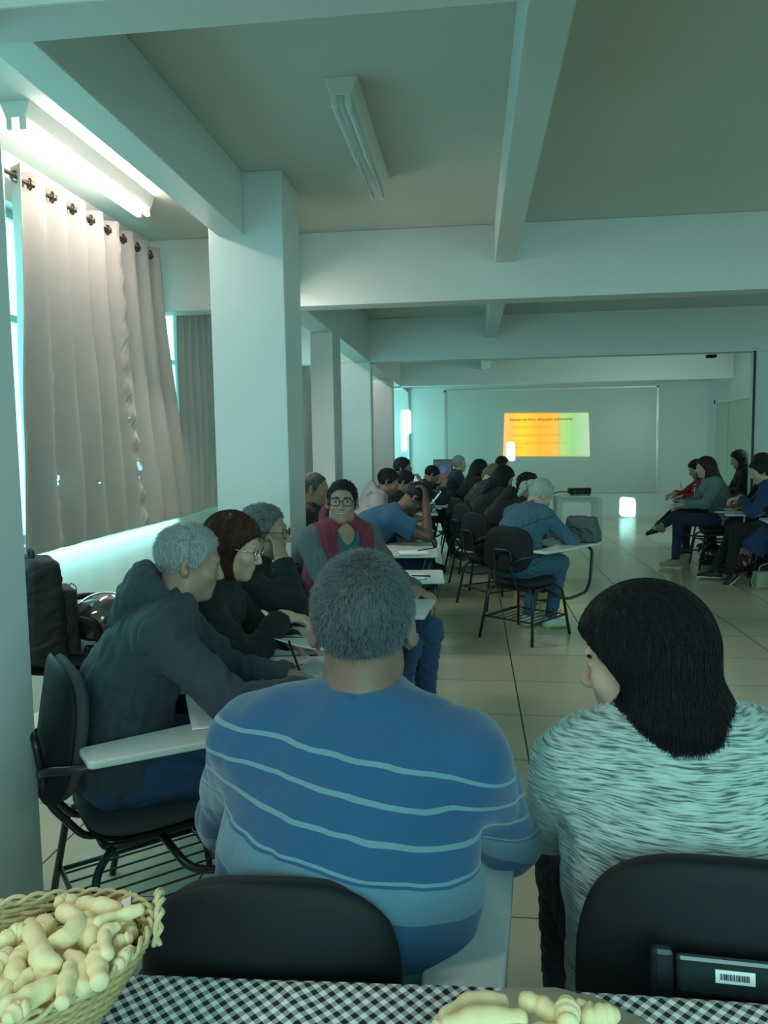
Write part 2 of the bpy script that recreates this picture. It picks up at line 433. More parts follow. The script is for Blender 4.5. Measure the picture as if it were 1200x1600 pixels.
curtain('long grey beige curtain with torn seams hanging nearest over the left window', 3.76, 5.50, 3.66, 6.02, 2.955, .93, 8, M['curtain'], True,
        holes=((.165, .815, .024, .011), (.185, .80, .012, .008), (.150, .835, .010, .006), (.16, .70, .006, .006), (.17, .54, .005, .010), (.17, .60, .004, .004), (.16, .63, .003, .006), (.62, .79, .012, .022), (.63, .83, .008, .010), (.60, .62, .003, .003), (.64, .615, .003, .003), (.17, .86, .006, .003), (.43, .86, .003, .003), (.36, .83, .003, .003)), seed=3)
curtain('strip of the next curtain at the far left edge beside the near pillar', 3.30, 3.62, 3.30, 3.55, 2.955, .80, 2, M['curtain'], True, seed=5)
curtain('grey curtain half hidden behind the big pillar', 5.97, 7.2, 6.0, 7.3, 2.955, .93, 8, M['curtain2'], False, seed=8, xo=-.05, amp=.03)
curtain('narrow grey curtain seen between the second and third pillars', 8.6, 9.4, 8.5, 9.5, 2.955, .93, 5, M['curtain2'], False, seed=9)
curtain('far dim curtain beyond the third pillar by the window', 10.2, 12.9, 10.2, 12.9, 2.955, .93, 12, M['curtain2'], False, seed=11)
def rod(x, y0, y1, z, label):
    t = thing('curtain_rod', label, 'rod', (x, (y0+y1)/2, z)); L = (y1-y0)/2
    MB().tube([(0, -L, 0), (0, L, 0)], .011, 10).build('pole', M['rod'], t, smooth=True)
    for y in (-L+.03, L-.03):
        MB().tube([(0, y, 0), (XL-x, y, 0)], .007, 8).build('bracket', M['rod'], t, smooth=True)
        MB().tube([(0, y-.012, 0), (0, y+.012, 0)], .017, 10).build('finial', M['rod'], t, smooth=True)
rod(XC, 3.2, 5.60, 2.895, 'dark rod threaded through the grommets of the near curtain')
rod(XC-.05, 5.96, 7.25, 2.94, 'dark rod carrying the curtain behind the big pillar')
rod(XC, 8.45, 9.5, 2.94, 'dark rod carrying the curtain between the second and third pillars')
rod(XC, 10.1, 13.0, 2.94, 'dark rod carrying the furthest dim curtain')
# ================================================================== FURNITURE
def oval_solid(name, m, parent, w, h, t, M4, e=2.6, dome=.35, n=40, curve=.0):
    """a cushion-like slab: superellipse outline w x h (half sizes) in local XZ, thickness t along Y, optional sideways curve"""
    vs = []; fs = []
    prof = [(0, -1), (.5, -1), (.85, -.92), (.96, -.62), (1, -.1), (1, .1), (.96, .62), (.85, .92), (.5, 1), (0, 1)]
    for s_, d in prof:
        for x, z in superell(w*max(s_, .001), h*max(s_, .001), n, e):
            y = d*t/2*(1+dome*(1-s_)) + curve*(x/w)**2
            vs.append(M4 @ Vector((x, y, z)))
    k = len(prof)
    for i in range(k-1):
        for j in range(n): fs.append((i*n+j, i*n+(j+1) % n, (i+1)*n+(j+1) % n, (i+1)*n+j))
    return MB().add(vs, fs).build(name, m, parent, smooth=True)
def Tm(x, y, z, rx=0, ry=0, rz=0):
    return Matrix.Translation((x, y, z)) @ Matrix.Rotation(R_(rz), 4, 'Z') @ Matrix.Rotation(R_(ry), 4, 'Y') @ Matrix.Rotation(R_(rx), 4, 'X')
def make_chair(label, loc, rz, fab, backw=.205, backh=.165, sh=.46, back_z=.70, back_y=-.235, hide=()):
    t = thing('tablet_arm_chair', label, 'chair', loc, rz, 'tablet arm chairs')
    # seat cushion with a hard underside
    oval_solid('seat', fab, t, .215, .205, .05, Tm(0, 0, sh-.022, 90), e=3.4, dome=.2)
    oval_solid('seat_base', M['shell'], t, .205, .195, .02, Tm(0, 0, sh-.054, 90), e=3.4, dome=0)
    tilt = -9
    oval_solid('backrest', fab, t, backw, backh, .05, Tm(0, back_y, back_z, tilt), e=3.0, dome=.2, curve=.03)
    oval_solid('back_shell', M['shell'], t, backw+.006, backh+.006, .022, Tm(0, back_y-.026, back_z, tilt), e=3.0, dome=.3, curve=.03)
    r = .0115
    for sx in (-1, 1):
        MB().tube([(sx*.175, .16, sh-.07), (sx*.20, .21, sh-.10), (sx*.235, .265, .0)], r, 10, smooth=.05).build('leg', M['frame'], t, smooth=True)
        MB().tube([(sx*.175, -.15, sh-.07), (sx*.20, -.20, sh-.11), (sx*.235, -.265, .0)], r, 10, smooth=.05).build('leg', M['frame'], t, smooth=True)
    f = MB()
    zz = sh-.07
    f.tube([(-.175, .17, zz), (-.175, -.17, zz), (.175, -.17, zz), (.175, .17, zz), (-.175, .17, zz)], r, 8, smooth=.04)
    f.tube([(-.222, .235, .16), (-.222, -.235, .16)], .008, 8); f.tube([(.222, .235, .16), (.222, -.235, .16)], .008, 8)
    f.tube([(-.222, -.225, .165), (.222, -.225, .165)], .008, 8)
    f.build('seat_frame', M['frame'], t, smooth=True)
    b = MB()
    zb = back_z-.03
    b.tube([(-.075, -.05, zz), (-.075, -.20, zz-.005), (-.075, back_y-.045, zb-.16), (-.075, back_y-.068, zb+.03), (.075, back_y-.068, zb+.03), (.075, back_y-.045, zb-.16), (.075, -.20, zz-.005), (.075, -.05, zz)], .0105, 8, smooth=.04)
    b.build('back_support', M['frame'], t, smooth=True)
    k = MB()
    for i in range(7):
        x = -.18+.06*i; k.tube([(x, -.225, .165), (x, .2, .165), (x, .225, .19)], .0035, 6)
    k.tube([(-.222, .2, .165), (.222, .2, .165)], .005, 6)
    k.build('book_rack', M['frame'], t, smooth=True)
    a = MB()
    a.tube([(.075, back_y-.06, .60), (.20, back_y-.06, .655), (.275, back_y+.0, .67), (.275, .10, .67)], .0115, 10, smooth=.05)
    a.tube([(.17, -.02, zz), (.30, .02, zz-.06), (.33, .10, zz-.075), (.335, .34, zz-.06), (.335, .40, zz+.02), (.32, .46, .665), (.16, .44, .672)], .0115, 10, smooth=.06)
    a.build('arm_support', M['frame'], t, smooth=True)
    pts = [(.215, -.22), (.225, -.235), (.325, -.235), (.335, -.22), (.375, .10), (.375, .50), (.36, .515), (.02, .515), (.0, .50), (.0, .22), (.03, .18), (.19, .10), (.215, .06)]
    MB().prism(pts, .685, .706).build('tablet', M['lam'], t, bevel=.006, seg=3)
    return t

def armchair(loc, rz):
    t = thing('office_armchair', 'black office armchair against the window wall holding a helmet and backpack', 'chair', loc, rz)
    oval_solid('seat', M['fabric'], t, .235, .23, .07, Tm(0, 0, .455, 90), e=3.2, dome=.2)
    oval_solid('seat_base', M['shell'], t, .23, .225, .03, Tm(0, 0, .41, 90), e=3.2, dome=0)
    oval_solid('backrest', M['bfabric'], t, .21, .22, .06, Tm(0, -.27, .74, -10), e=3, curve=.04)
    MB().tube([(0, -.10, .40), (0, -.30, .42), (0, -.33, .60)], .02, 8, smooth=.06).build('back_support', M['shell'], t, smooth=True)
    for sx in (-1, 1):
        x = sx*.27
        m = MB(); m.tube([(sx*.20, -.10, .40), (x, -.17, .43), (x, -.22, .58), (x, -.17, .665), (x, .0, .69), (x, .16, .66), (x, .20, .56), (x, .14, .44), (sx*.20, .08, .40)], .018, 10, smooth=.08)
        m.build('armrest', M['shell'], t, smooth=True)
    MB().tube([(0, 0, .40), (0, 0, .10)], .025, 12).build('column', M['shell'], t, smooth=True)
    for i in range(5):
        q = 2*PI*i/5+.3
        MB().tube([(0, 0, .12), (.27*math.cos(q), .27*math.sin(q), .07)], [.022, .014], 8).build('leg', M['shell'], t, smooth=True)
        MB().lathe([(.018, -.025), (.027, -.015), (.027, .015), (.018, .025)], 14, M=Matrix.Translation((.28*math.cos(q), .28*math.sin(q), .028)) @ Matrix.Rotation(PI/2, 4, 'X')).build('caster', M['shell'], t, smooth=True)
    return t
AC = (-2.03, 3.62)
armchair((AC[0], AC[1], 0), -78)

def table_plain(name, label, cat, loc, rz, w, d, h, m, top=.03, leg=.025, taper=True, apron=.06):
    t = thing(name, label, cat, loc, rz)
    MB().prism(superell(w/2, d/2, 40, 10), h-top, h).build('table_top', m, t, bevel=.006)
    ap = MB()
    for a, b, c_, e_ in ((-w/2+.05, w/2-.05, -d/2+.03, -d/2+.045), (-w/2+.05, w/2-.05, d/2-.045, d/2-.03), (-w/2+.03, -w/2+.045, -d/2+.05, d/2-.05), (w/2-.045, w/2-.03, -d/2+.05, d/2-.05)):
        ap.box(a, b, c_, e_, h-top-apron, h-top)
    ap.build('apron', m, t)
    for sx in (-1, 1):
        for sy in (-1, 1):
            x, y = sx*(w/2-.05), sy*(d/2-.05); k = 1.0 if not taper else .55
            g = MB(); L = leg
            vs = [(x+a*L*k+(sx*.02 if taper else 0), y+b*L*k+(sy*.02 if taper else 0), 0) for a, b in ((-1, -1), (1, -1), (1, 1), (-1, 1))]+[(x+a*L, y+b*L, h-top) for a, b in ((-1, -1), (1, -1), (1, 1), (-1, 1))]
            g.add(vs, [(3, 2, 1, 0), (4, 5, 6, 7)]+[(i, (i+1) % 4, 4+(i+1) % 4, 4+i) for i in range(4)])
            g.build('leg', m, t, bevel=.004)
    return t
table_plain('plastic_table', 'small white moulded plastic table carrying the projector', 'table', (1.55, 11.55, 0), 0, .66, .66, .70, M['plastic_white'], leg=.042)
M['grey_lam'] = mat('grey_desk_top', (.30, .33, .33), .4)
tt = table_plain('teacher_desk', 'long grey topped desk under the monitor at the left end', 'desk', (-.62, 12.4, 0), 0, 1.25, .6, .74, M['grey_lam'], leg=.02, taper=False)
# projector
pj = thing('projector', 'black slide projector on the white plastic table', 'projector', (1.57, 11.45, .70), 4)
MB().box(-.15, .15, -.12, .12, .018, .105).build('body', M['shell'], pj, bevel=.012, seg=3)
MB().box(-.147, .147, -.117, .117, .105, .112).build('top_cover', mat('brownish_cover', (.10, .05, .045), .3), pj, bevel=.004)
MB().lathe([(.036, 0), (.036, .02), (.028, .024), (.026, .012)], 20, M=Tm(.08, .12, .06, -90)).build('lens', M['blackp'], pj, smooth=True)
for x in (-.12, .12): MB().lathe([(.012, 0), (.012, .02)], 10, c=(x, -.09, 0)).build('foot', M['shell'], pj)
MB().lathe([(.012, 0), (.012, .02)], 10, c=(0, .09, 0)).build('foot', M['shell'], pj)
v = MB()
for i in range(9): v.box(-.12+.02*i, -.11+.02*i, -.123, -.119, .04, .085)
v.build('vent', M['frame'], pj)
tag(MB().tube([(1.42, 11.45, .745), (1.30, 11.42, .76), (1.16, 11.4, .72), (1.08, 11.5, .60), (1.02, 11.6, .3), (.98, 11.7, .02), (.6, 12.1, .012)], .007, 8, smooth=.06).build('power_cable', M['shell'], smooth=True), 'black cable drooping from the projector to the floor', 'cable')
# monitor turned sideways on the desk
M['screen'] = mat('monitor_screen', (.02, .025, .03), .2, emit=(.05, .07, .08), estr=.7)
mo = thing('computer_monitor', 'black flat monitor with a blue flame picture on the desk', 'monitor', (-.47, 12.25, .74), -14)
MB().box(-.16, .16, -.015, .015, .10, .50).build('casing', M['shell'], mo, bevel=.006)
MB().box(-.148, .148, -.0175, -.0155, .112, .488).build('screen', M['screen'], mo)
def blob_pic(nm, col, e, pts):
    MB().prism(pts, 0, .001, M=Matrix.Translation((0, -.0185, .31)) @ Matrix.Rotation(PI/2, 4, 'X')).build(nm, mat(nm+'_light', col, .5, emit=col, estr=e), mo)
blob_pic('blue_flame', (.05, .16, .35), .45, [(-.06, -.01), (-.075, .05), (-.05, .04), (-.045, .09), (-.02, .06), (0, .11), (.02, .06), (.045, .10), (.05, .04), (.07, .05), (.055, -.01), (0, -.03)])
blob_pic('red_flame', (.22, .08, .06), .35, [(-.05, -.02), (0, -.035), (.05, -.02), (.035, -.09), (0, -.115), (-.035, -.08)])
MB().box(-.02, .02, .015, .04, 0, .3).build('stand_neck', M['shell'], mo); MB().prism(superell(.11, .08, 24, 3), 0, .015).build('stand_base', M['shell'], mo)
bg = MB(); bg.prism(superell(.20, .12, 24, 2.6), 0, .10)
tag(bg.build('dark_bag', M['bfabric'], bevel=.03, seg=4, smooth=True), 'dark soft bag lying on the grey desk behind the monitor', 'bag').location = (-.62, 12.5, .745)
# bottle on the desk
def bottle(label, loc, h=.2, r=.032):
    t = thing('water_bottle', label, 'bottle', loc)
    MB().lathe([(r*.9, 0), (r, .01), (r, h*.3), (r*.93, h*.34), (r, h*.38), (r, h*.62), (r*.85, h*.74), (r*.4, h*.88), (r*.38, h*.94)], 18).build('bottle_body', M['glass'], t, smooth=True)
    MB().lathe([(r*.46, h*.94), (r*.46, h)], 14).build('cap', M['white'], t, smooth=True)
bottle('small clear bottle standing at the left end of the grey desk', (-1.02, 12.4, .74))
# cables under the desk
for i in range(4):
    P = [( -.30+.05*i+.10*math.sin(i*2+k), 12.2+.06*math.cos(k*1.7+i), .012+.10*abs(math.sin(k*.9+i))) for k in range(9)]
    tag(MB().tube([( -.28+.03*i, 12.3, .70)]+P, .005, 6, smooth=.03).build('tangled_cable', M['shell'], smooth=True), ['thickest loop of tangled cable under the grey desk', 'second dark cable hanging under the grey desk', 'dark cable coiled on the floor by the desk leg', 'loose cable end lying right of the desk leg'][i], 'cable')

# ---------------------------------------------------------------- foreground table
def cloth_mat():
    m = mat('black_and_white_gingham', (1, 1, 1), .85); nt = m.node_tree; b = nt.nodes['Principled BSDF']
    tc = nd(nt, 'TexCoord'); sp = nd(nt, 'SeparateXYZ'); nt.links.new(tc.outputs['UV'], sp.inputs[0])
    n = nd(nt, 'TexNoise'); n.inputs['Scale'].default_value = 4.0; nt.links.new(tc.outputs['UV'], n.inputs['Vector'])
    w = fmath(nt, 'MULTIPLY', fmath(nt, 'SUBTRACT', n.outputs['Fac'], .5), .02)
    c, s = math.cos(R_(47)), math.sin(R_(47)); p = .0160
    def stripe(cx, cy):
        q = fmath(nt, 'ADD', fmath(nt, 'MULTIPLY', sp.outputs[0], cx), fmath(nt, 'MULTIPLY', sp.outputs[1], cy))
        q = fmath(nt, 'ADD', q, w)
        return fmath(nt, 'LESS_THAN', fmath(nt, 'FRACT', fmath(nt, 'ADD', fmath(nt, 'DIVIDE', q, p), 200)), .5)
    a = stripe(c, s); d = stripe(-s, c)
    su = fmath(nt, 'ADD', a, d)
    c1 = fmix(nt, fmath(nt, 'GREATER_THAN', su, .5), (.86, .88, .86), (.34, .37, .37))
    c2 = fmix(nt, fmath(nt, 'GREATER_THAN', su, 1.5), c1, (.012, .014, .018))
    nt.links.new(c2, b.inputs['Base Color'])
    n2 = nd(nt, 'TexNoise'); n2.inputs['Scale'].default_value = 900; nt.links.new(tc.outputs['UV'], n2.inputs['Vector'])
    bp = nd(nt, 'Bump'); bp.inputs['Strength'].default_value = .3; bp.inputs['Distance'].default_value = .001
    nt.links.new(n2.outputs['Fac'], bp.inputs['Height']); nt.links.new(bp.outputs['Normal'], b.inputs['Normal'])
    return m
M['gingham'] = cloth_mat()
t = thing('snack_table', 'long table under the gingham cloth at the bottom of the picture', 'table', (.2, .56, 0))
MB().box(-1.3, 1.3, -.36, .36, .745, .772).build('table_top', M['lam'], t, bevel=.004)
for sx in (-1.22, 1.22):
    for sy in (-.3, .3): MB().box(sx-.02, sx+.02, sy-.02, sy+.02, 0, .745).build('leg', M['frame'], t)
def cloth():
    nx, ny = 261, 150
    vs = []; uv = []
    X0, X1 = -1.12, 1.52
    for i in range(nx):
        x = X0+(X1-X0)*i/(nx-1)
        for j in range(ny):
            s_ = -.10+j/(ny-1)*1.15          # distance along the cloth
            ye = .925+.006*math.sin(5*x+1)+.020*(x-.0)
            y = .18+s_
            if y < ye:
                z = .7755+.0014*math.sin(14*x+9*y)*math.sin(11*y-5*x)
                zr = .004*math.exp(-((x+.20+.35*(y-.8))/.020)**2)+.0035*math.exp(-((x-.02-.5*(y-.8))/.025)**2)+.003*math.exp(-((x-.38+.2*(y-.8))/.03)**2)
                p_ = (x, y, z+zr+.0005)
            else:
                d = y-ye
                r = .012
                if d < r*PI/2: a = d/r; p_ = (x, ye+r*math.sin(a), .7765-r*(1-math.cos(a)))
                else:
                    dd = d-r*PI/2; p_ = (x, ye+r+.012*math.sin(22*x)*min(1, dd*8)+.01*dd, .7765-r-dd)
            vs.append(p_); uv.append((x, s_))
    fs = [(i*ny+j, (i+1)*ny+j, (i+1)*ny+j+1, i*ny+j+1) for i in range(nx-1) for j in range(ny-1)]
    me = bpy.data.meshes.new('tablecloth'); me.from_pydata(vs, [], fs); me.materials.append(M['gingham'])
    ul = me.uv_layers.new(name='uv')
    li = np.zeros(len(me.loops), dtype=np.int32); me.loops.foreach_get('vertex_index', li)
    ul.data.foreach_set('uv', np.array(uv, dtype=np.float32)[li].ravel())
    me.polygons.foreach_set('use_smooth', [True]*len(me.polygons))
    o = bpy.data.objects.new('tablecloth', me); COL.objects.link(o)
    return tag(o, 'black and white gingham tablecloth over the snack table', 'tablecloth')
cloth()

# woven basket
M['straw'] = mat('dry_woven_straw', (.50, .38, .17), .65, bump=(220, .5, .002), var=(35, .35))
M['straw2'] = mat('pale_straw', (.62, .50, .27), .6, bump=(200, .4, .002), var=(50, .3))
BK = (-.578, .785, .778); BR = 24
def basket():
    t = thing('bread_basket', 'oval woven straw basket full of snack sticks at the lower left', 'basket', BK, BR)
    A, B, H = .190, .125, .088
    def ring(k, z):       # outline scale with height
        return (A*k, B*k, z)
    w = MB(); rows = 17
    for r in range(rows):
        f_ = r/(rows-1); k = .62+.38*f_**.8; z = .006+H*f_
        P = []
        n = 96
        for i in range(n):
            q = 2*PI*i/n; wv = .0035*(1 if (r % 2) else -1)*math.sin(24*q)
            zz = z+.014*f_*abs(math.cos(q))**2
            P.append(((A*k+wv)*math.cos(q), (B*k+wv)*math.sin(q), zz))
        w.tube(P, .0034, 6, closed=True)
    w.build('woven_wall', M['straw'], t, smooth=True)
    MB().prism(superell(A*.62, B*.62, 40, 2), 0, .008).build('basket_bottom', M['straw'], t)
    st = MB()
    for i in range(48):
        q = 2*PI*i/48
        P = []
        for r in range(9):
            f_ = r/8; k = .62+.38*f_**.8
            P.append(((A*k)*math.cos(q), (B*k)*math.sin(q), .006+(H+.014*abs(math.cos(q))**2)*f_))
        st.tube(P, .0022, 5)
    st.build('stakes', M['straw'], t, smooth=True)
    rm = MB()
    for ph in (0, PI):
        P = []
        for i in range(160):
            q = 2*PI*i/160; a = 22*q+ph
            P.append(((A+.003*math.cos(a))*math.cos(q), (B+.003*math.cos(a))*math.sin(q), .006+H+.006+.014*abs(math.cos(q))**2+.005*math.sin(a)))
        rm.tube(P, .0030, 6, closed=True)
    rm.build('rim', M['straw2'], t, smooth=True)
    for s_ in (-1, 1):
        h = MB()
        for ph in (0, PI):
            P = []
            for i in range(40):
                a = PI*i/39; b = 7*a+ph
                P.append((s_*(A+.006+.006*math.sin(a)+.0035*math.cos(b)), .034*math.cos(a), .100+.042*math.sin(a)+.0035*math.sin(b)))
            h.tube(P, .0036, 6)
        h.build('handle', M['straw2'], t, smooth=True)
    return t
basket()
# napkins lining it
nk = MB(); nk.grid(lambda u, v: (-.09+.255*u, -.065+.13*v, .045+.055*(abs(u-.5)*2)**3+.02*(abs(v-.5)*2)**3+.004*math.sin(9*u+7*v)), 20, 14)
o = nk.build('paper_napkin', M['paper'], smooth=True, solid=.001); o.location = (BK[0], BK[1], BK[2]); o.rotation_euler = (0, 0, R_(BR)); tag(o, 'white paper napkin lining the straw basket', 'napkin')

M['puff'] = mat('puffed_cheese_snack', (.95, .76, .43), .6, bump=(260, .5, .0015), var=(30, .10))
M['puff'].node_tree.nodes['Principled BSDF'].inputs['Subsurface Weight'].default_value = .25
M['puff'].node_tree.nodes['Principled BSDF'].inputs['Subsurface Radius'].default_value = (.02, .012, .005)
def puff(pts, r, seed, wob_=.10):
    """one puffed stick: a wobbly tube with rounded ends through the given points"""
    rnd = random.Random(seed); P = [Vector(p) for p in pts]
    if len(P) == 2: P = [P[0], (P[0]+P[1])/2, P[1]]
    n = 26; C_ = []
    L = [P[0]*2-P[1]]+P+[P[-1]*2-P[-2]]; m = len(P)-1
    for i in range(n):
        t_ = i/(n-1)*m; k = min(int(t_), m-1); u = t_-k; p0, p1, p2, p3 = L[k:k+4]
        C_.append(.5*((2*p1)+(p2-p0)*u+(2*p0-5*p1+4*p2-p3)*u*u+(3*p1-p0-3*p2+p3)*u**3))
    d0 = (C_[0]-C_[1]).normalized(); d1 = (C_[-1]-C_[-2]).normalized()
    C_ = [C_[0]+d0*r*.6*(1-i/4) for i in range(4)]+C_+[C_[-1]+d1*r*.6*(i+1)/4 for i in range(4)]
    n = len(C_); a = rnd.uniform(0, 6); rr = []
    for i in range(n):
        t_ = i/(n-1); e = math.sqrt(max(0, 1-abs(2*t_-1)**5)); rr.append(max(.0004, r*e*(1+wob_*math.sin(11*t_+a)+wob_*.6*math.sin(23*t_+2*a))))
    return MB().tube(C_, rr, 16)
BASKET_STICKS = [
    ([(-0.543, 0.887, 0.888), (-0.537, 0.897, 0.888), (-0.521, 0.891, 0.888)], 0.0081, 'stubby curved snack stick at the top left of the heap by the far rim'),
    ([(-0.507, 0.881, 0.892), (-0.484, 0.879, 0.892), (-0.45, 0.87, 0.892)], 0.0119, 'thickest snack stick lying along the far rim at the top of the heap'),
    ([(-0.462, 0.836, 0.9), (-0.443, 0.851, 0.9), (-0.42, 0.868, 0.9)], 0.0076, 'slender snack stick pointing up right towards the basket handle'),
    ([(-0.518, 0.855, 0.9), (-0.489, 0.839, 0.9), (-0.484, 0.81, 0.9), (-0.497, 0.798, 0.9)], 0.0112, 'hooked snack stick in the upper middle of the heap'),
    ([(-0.49, 0.857, 0.888), (-0.474, 0.837, 0.888), (-0.458, 0.814, 0.888)], 0.0141, 'broad tapering snack stick right of the hooked one'),
    ([(-0.433, 0.829, 0.902), (-0.441, 0.816, 0.902), (-0.433, 0.799, 0.902), (-0.419, 0.778, 0.902)], 0.0076, 'small c shaped snack stick near the right rim'),
    ([(-0.428, 0.817, 0.89), (-0.416, 0.826, 0.89)], 0.0076, 'short stub of snack stick touching the c shaped one'),
    ([(-0.408, 0.78, 0.89), (-0.406, 0.806, 0.89)], 0.0072, 'short shiny snack stick against the right rim'),
    ([(-0.536, 0.816, 0.9), (-0.507, 0.785, 0.9), (-0.49, 0.765, 0.9), (-0.472, 0.76, 0.9)], 0.0119, 'big s shaped snack stick lying across the middle of the heap'),
    ([(-0.441, 0.796, 0.893), (-0.43, 0.773, 0.893), (-0.414, 0.748, 0.893)], 0.0116, 'ridged upright snack stick beside the near rim'),
    ([(-0.473, 0.79, 0.89), (-0.45, 0.773, 0.89), (-0.43, 0.739, 0.89)], 0.009, 'arched snack stick left of the ridged one'),
    ([(-0.457, 0.763, 0.897), (-0.446, 0.737, 0.897), (-0.435, 0.709, 0.897)], 0.009, 'pale narrow snack stick leaning on the near rim'),
    ([(-0.499, 0.735, 0.89), (-0.494, 0.751, 0.89), (-0.474, 0.751, 0.89)], 0.0105, 'rounded snack stick above the very long one'),
    ([(-0.494, 0.698, 0.895), (-0.477, 0.714, 0.895), (-0.46, 0.739, 0.895)], 0.0112, 'very long snack stick running beside the near rim at the left'),
    ([(-0.563, 0.803, 0.893), (-0.559, 0.816, 0.893), (-0.548, 0.822, 0.893)], 0.0105, 'thick snack stick by the far rim at the left edge'),
    ([(-0.529, 0.787, 0.892), (-0.525, 0.768, 0.892), (-0.512, 0.744, 0.892)], 0.0101, 'upright snack stick left of the s shaped one'),
    ([(-0.547, 0.76, 0.89), (-0.547, 0.774, 0.89), (-0.548, 0.786, 0.89)], 0.0099, 'rounded snack stick cut by the left edge of the picture'),
    ([(-0.476, 0.678, 0.9), (-0.474, 0.69, 0.9), (-0.467, 0.694, 0.9)], 0.0087, 'snack stick in the very bottom left corner of the picture'),
    ([(-0.53, 0.737, 0.885), (-0.519, 0.735, 0.885), (-0.512, 0.732, 0.885)], 0.0108, 'blunt snack stick at the left edge above the long one'),
    ([(-0.549, 0.856, 0.885), (-0.532, 0.847, 0.885), (-0.531, 0.836, 0.885)], 0.009, 'snack stick half hidden left of the hooked one'),
    ([(-0.499, 0.829, 0.875), (-0.48, 0.821, 0.875)], 0.0099, 'deep snack stick showing below the hooked one'),
    ([(-0.473, 0.821, 0.872), (-0.451, 0.798, 0.872)], 0.009, 'deep snack stick showing beside the arched one'),
    ([(-0.542, 0.769, 0.878), (-0.527, 0.755, 0.878)], 0.0081, 'small snack stick peeping out at the left edge'),
    ([(-0.442, 0.868, 0.878), (-0.43, 0.858, 0.878), (-0.427, 0.848, 0.878)], 0.0087, 'deep snack stick under the slender one'),
    ([(-0.482, 0.745, 0.872), (-0.469, 0.751, 0.872)], 0.0087, 'deep snack stick behind the pale narrow one'),
    ([(-0.424, 0.793, 0.874), (-0.426, 0.807, 0.874)], 0.0087, 'deep snack stick near the right end of the near rim'),
    ([(-0.519, 0.784, 0.874), (-0.504, 0.772, 0.874)], 0.0087, 'deep snack stick beneath the s shaped one'),
    ([(-0.469, 0.847, 0.872), (-0.454, 0.838, 0.872)], 0.009, 'deep snack stick between the broad and c shaped ones'),
]
PLATE_STICKS = [
    ([(-0.035, 0.818, 0.822), (-0.006, 0.843, 0.822), (0.032, 0.851, 0.822)], 0.0122, 'bumpy snack stick at the left of the paper plate'),
    ([(-0.031, 0.798, 0.83), (0.012, 0.813, 0.83), (0.052, 0.814, 0.83)], 0.013, 'long smooth snack stick in front of the bumpy one on the plate'),
    ([(0.057, 0.852, 0.825), (0.076, 0.845, 0.825), (0.093, 0.828, 0.825)], 0.0113, 'ridged snack stick in the middle of the paper plate'),
    ([(0.105, 0.841, 0.832), (0.103, 0.811, 0.832)], 0.0139, 'blunt snack stick pointing at the viewer on the plate'),
    ([(0.117, 0.853, 0.82), (0.135, 0.849, 0.82)], 0.0096, 'small snack stick behind the blunt one on the plate'),
    ([(0.126, 0.835, 0.822), (0.159, 0.843, 0.822)], 0.0122, 'last snack stick at the right of the paper plate'),
    ([(-0.045, 0.8, 0.82), (-0.028, 0.813, 0.82)], 0.0104, 'short snack stick at the left rim of the paper plate'),
    ([(0.041, 0.801, 0.822), (0.096, 0.8, 0.822)], 0.0139, 'snack stick on the near half of the paper plate, below the frame'),
]
for i, (pts, r, lab) in enumerate(BASKET_STICKS):
    o = puff(pts, r*1.06, i).build('snack_stick', M['puff'], smooth=True); tag(o, lab, 'snack', 'snack sticks in the basket')
MBK = Matrix.Translation(BK) @ Matrix.Rotation(R_(BR), 4, 'Z')
for i in range(14):
    q = i*2.399; rr_ = .115*math.sqrt((i+.5)/14); x, y = 1.25*rr_*math.cos(q), .72*rr_*math.sin(q); z = .055+.018*(i % 2); a = i*1.3
    p0 = MBK @ Vector((x-.028*math.cos(a), y-.028*math.sin(a), z)); p1 = MBK @ Vector((x+.028*math.cos(a), y+.028*math.sin(a), z))
    o = puff([p0, (p0+p1)/2+Vector((.004, .004, .004)), p1], .0145, 50+i).build('snack_stick', M['puff'], smooth=True)
    tag(o, 'snack stick buried low in the basket under the others', 'snack', 'snack sticks in the basket')
# plate with more sticks
PC = (.085, .735, .778)
M['card'] = mat('pale_scalloped_paper_plate', (.50, .44, .34), .6, var=(20, .1))
pl = MB()
vs = []; n = 72
for k, (r, z) in enumerate(((.02, .004), (.10, .006), (.125, .012), (.160, .030), (.160, .033), (.123, .016), (.098, .010), (.02, .008))):
    for i in range(n):
        q = 2*PI*i/n; f_ = 1+(.012*math.sin(18*q) if r > .12 else 0); vs.append((r*f_*math.cos(q), r*f_*math.sin(q), z))
fs = [(k*n+i, k*n+(i+1) % n, (k+1)*n+(i+1) % n, (k+1)*n+i) for k in range(7) for i in range(n)]+[tuple(range(n))[::-1], tuple(7*n+i for i in range(n))]
o = pl.add(vs, fs).build('paper_plate', M['card'], smooth=True); o.location = PC
tag(o, 'round pale brown paper plate of snack sticks at the bottom edge', 'plate')
for i, (pts, r, lab) in enumerate(PLATE_STICKS):
    o = puff(pts, r, 80+i).build('snack_stick', M['puff'], smooth=True); tag(o, lab, 'snack', 'snack sticks on the plate')
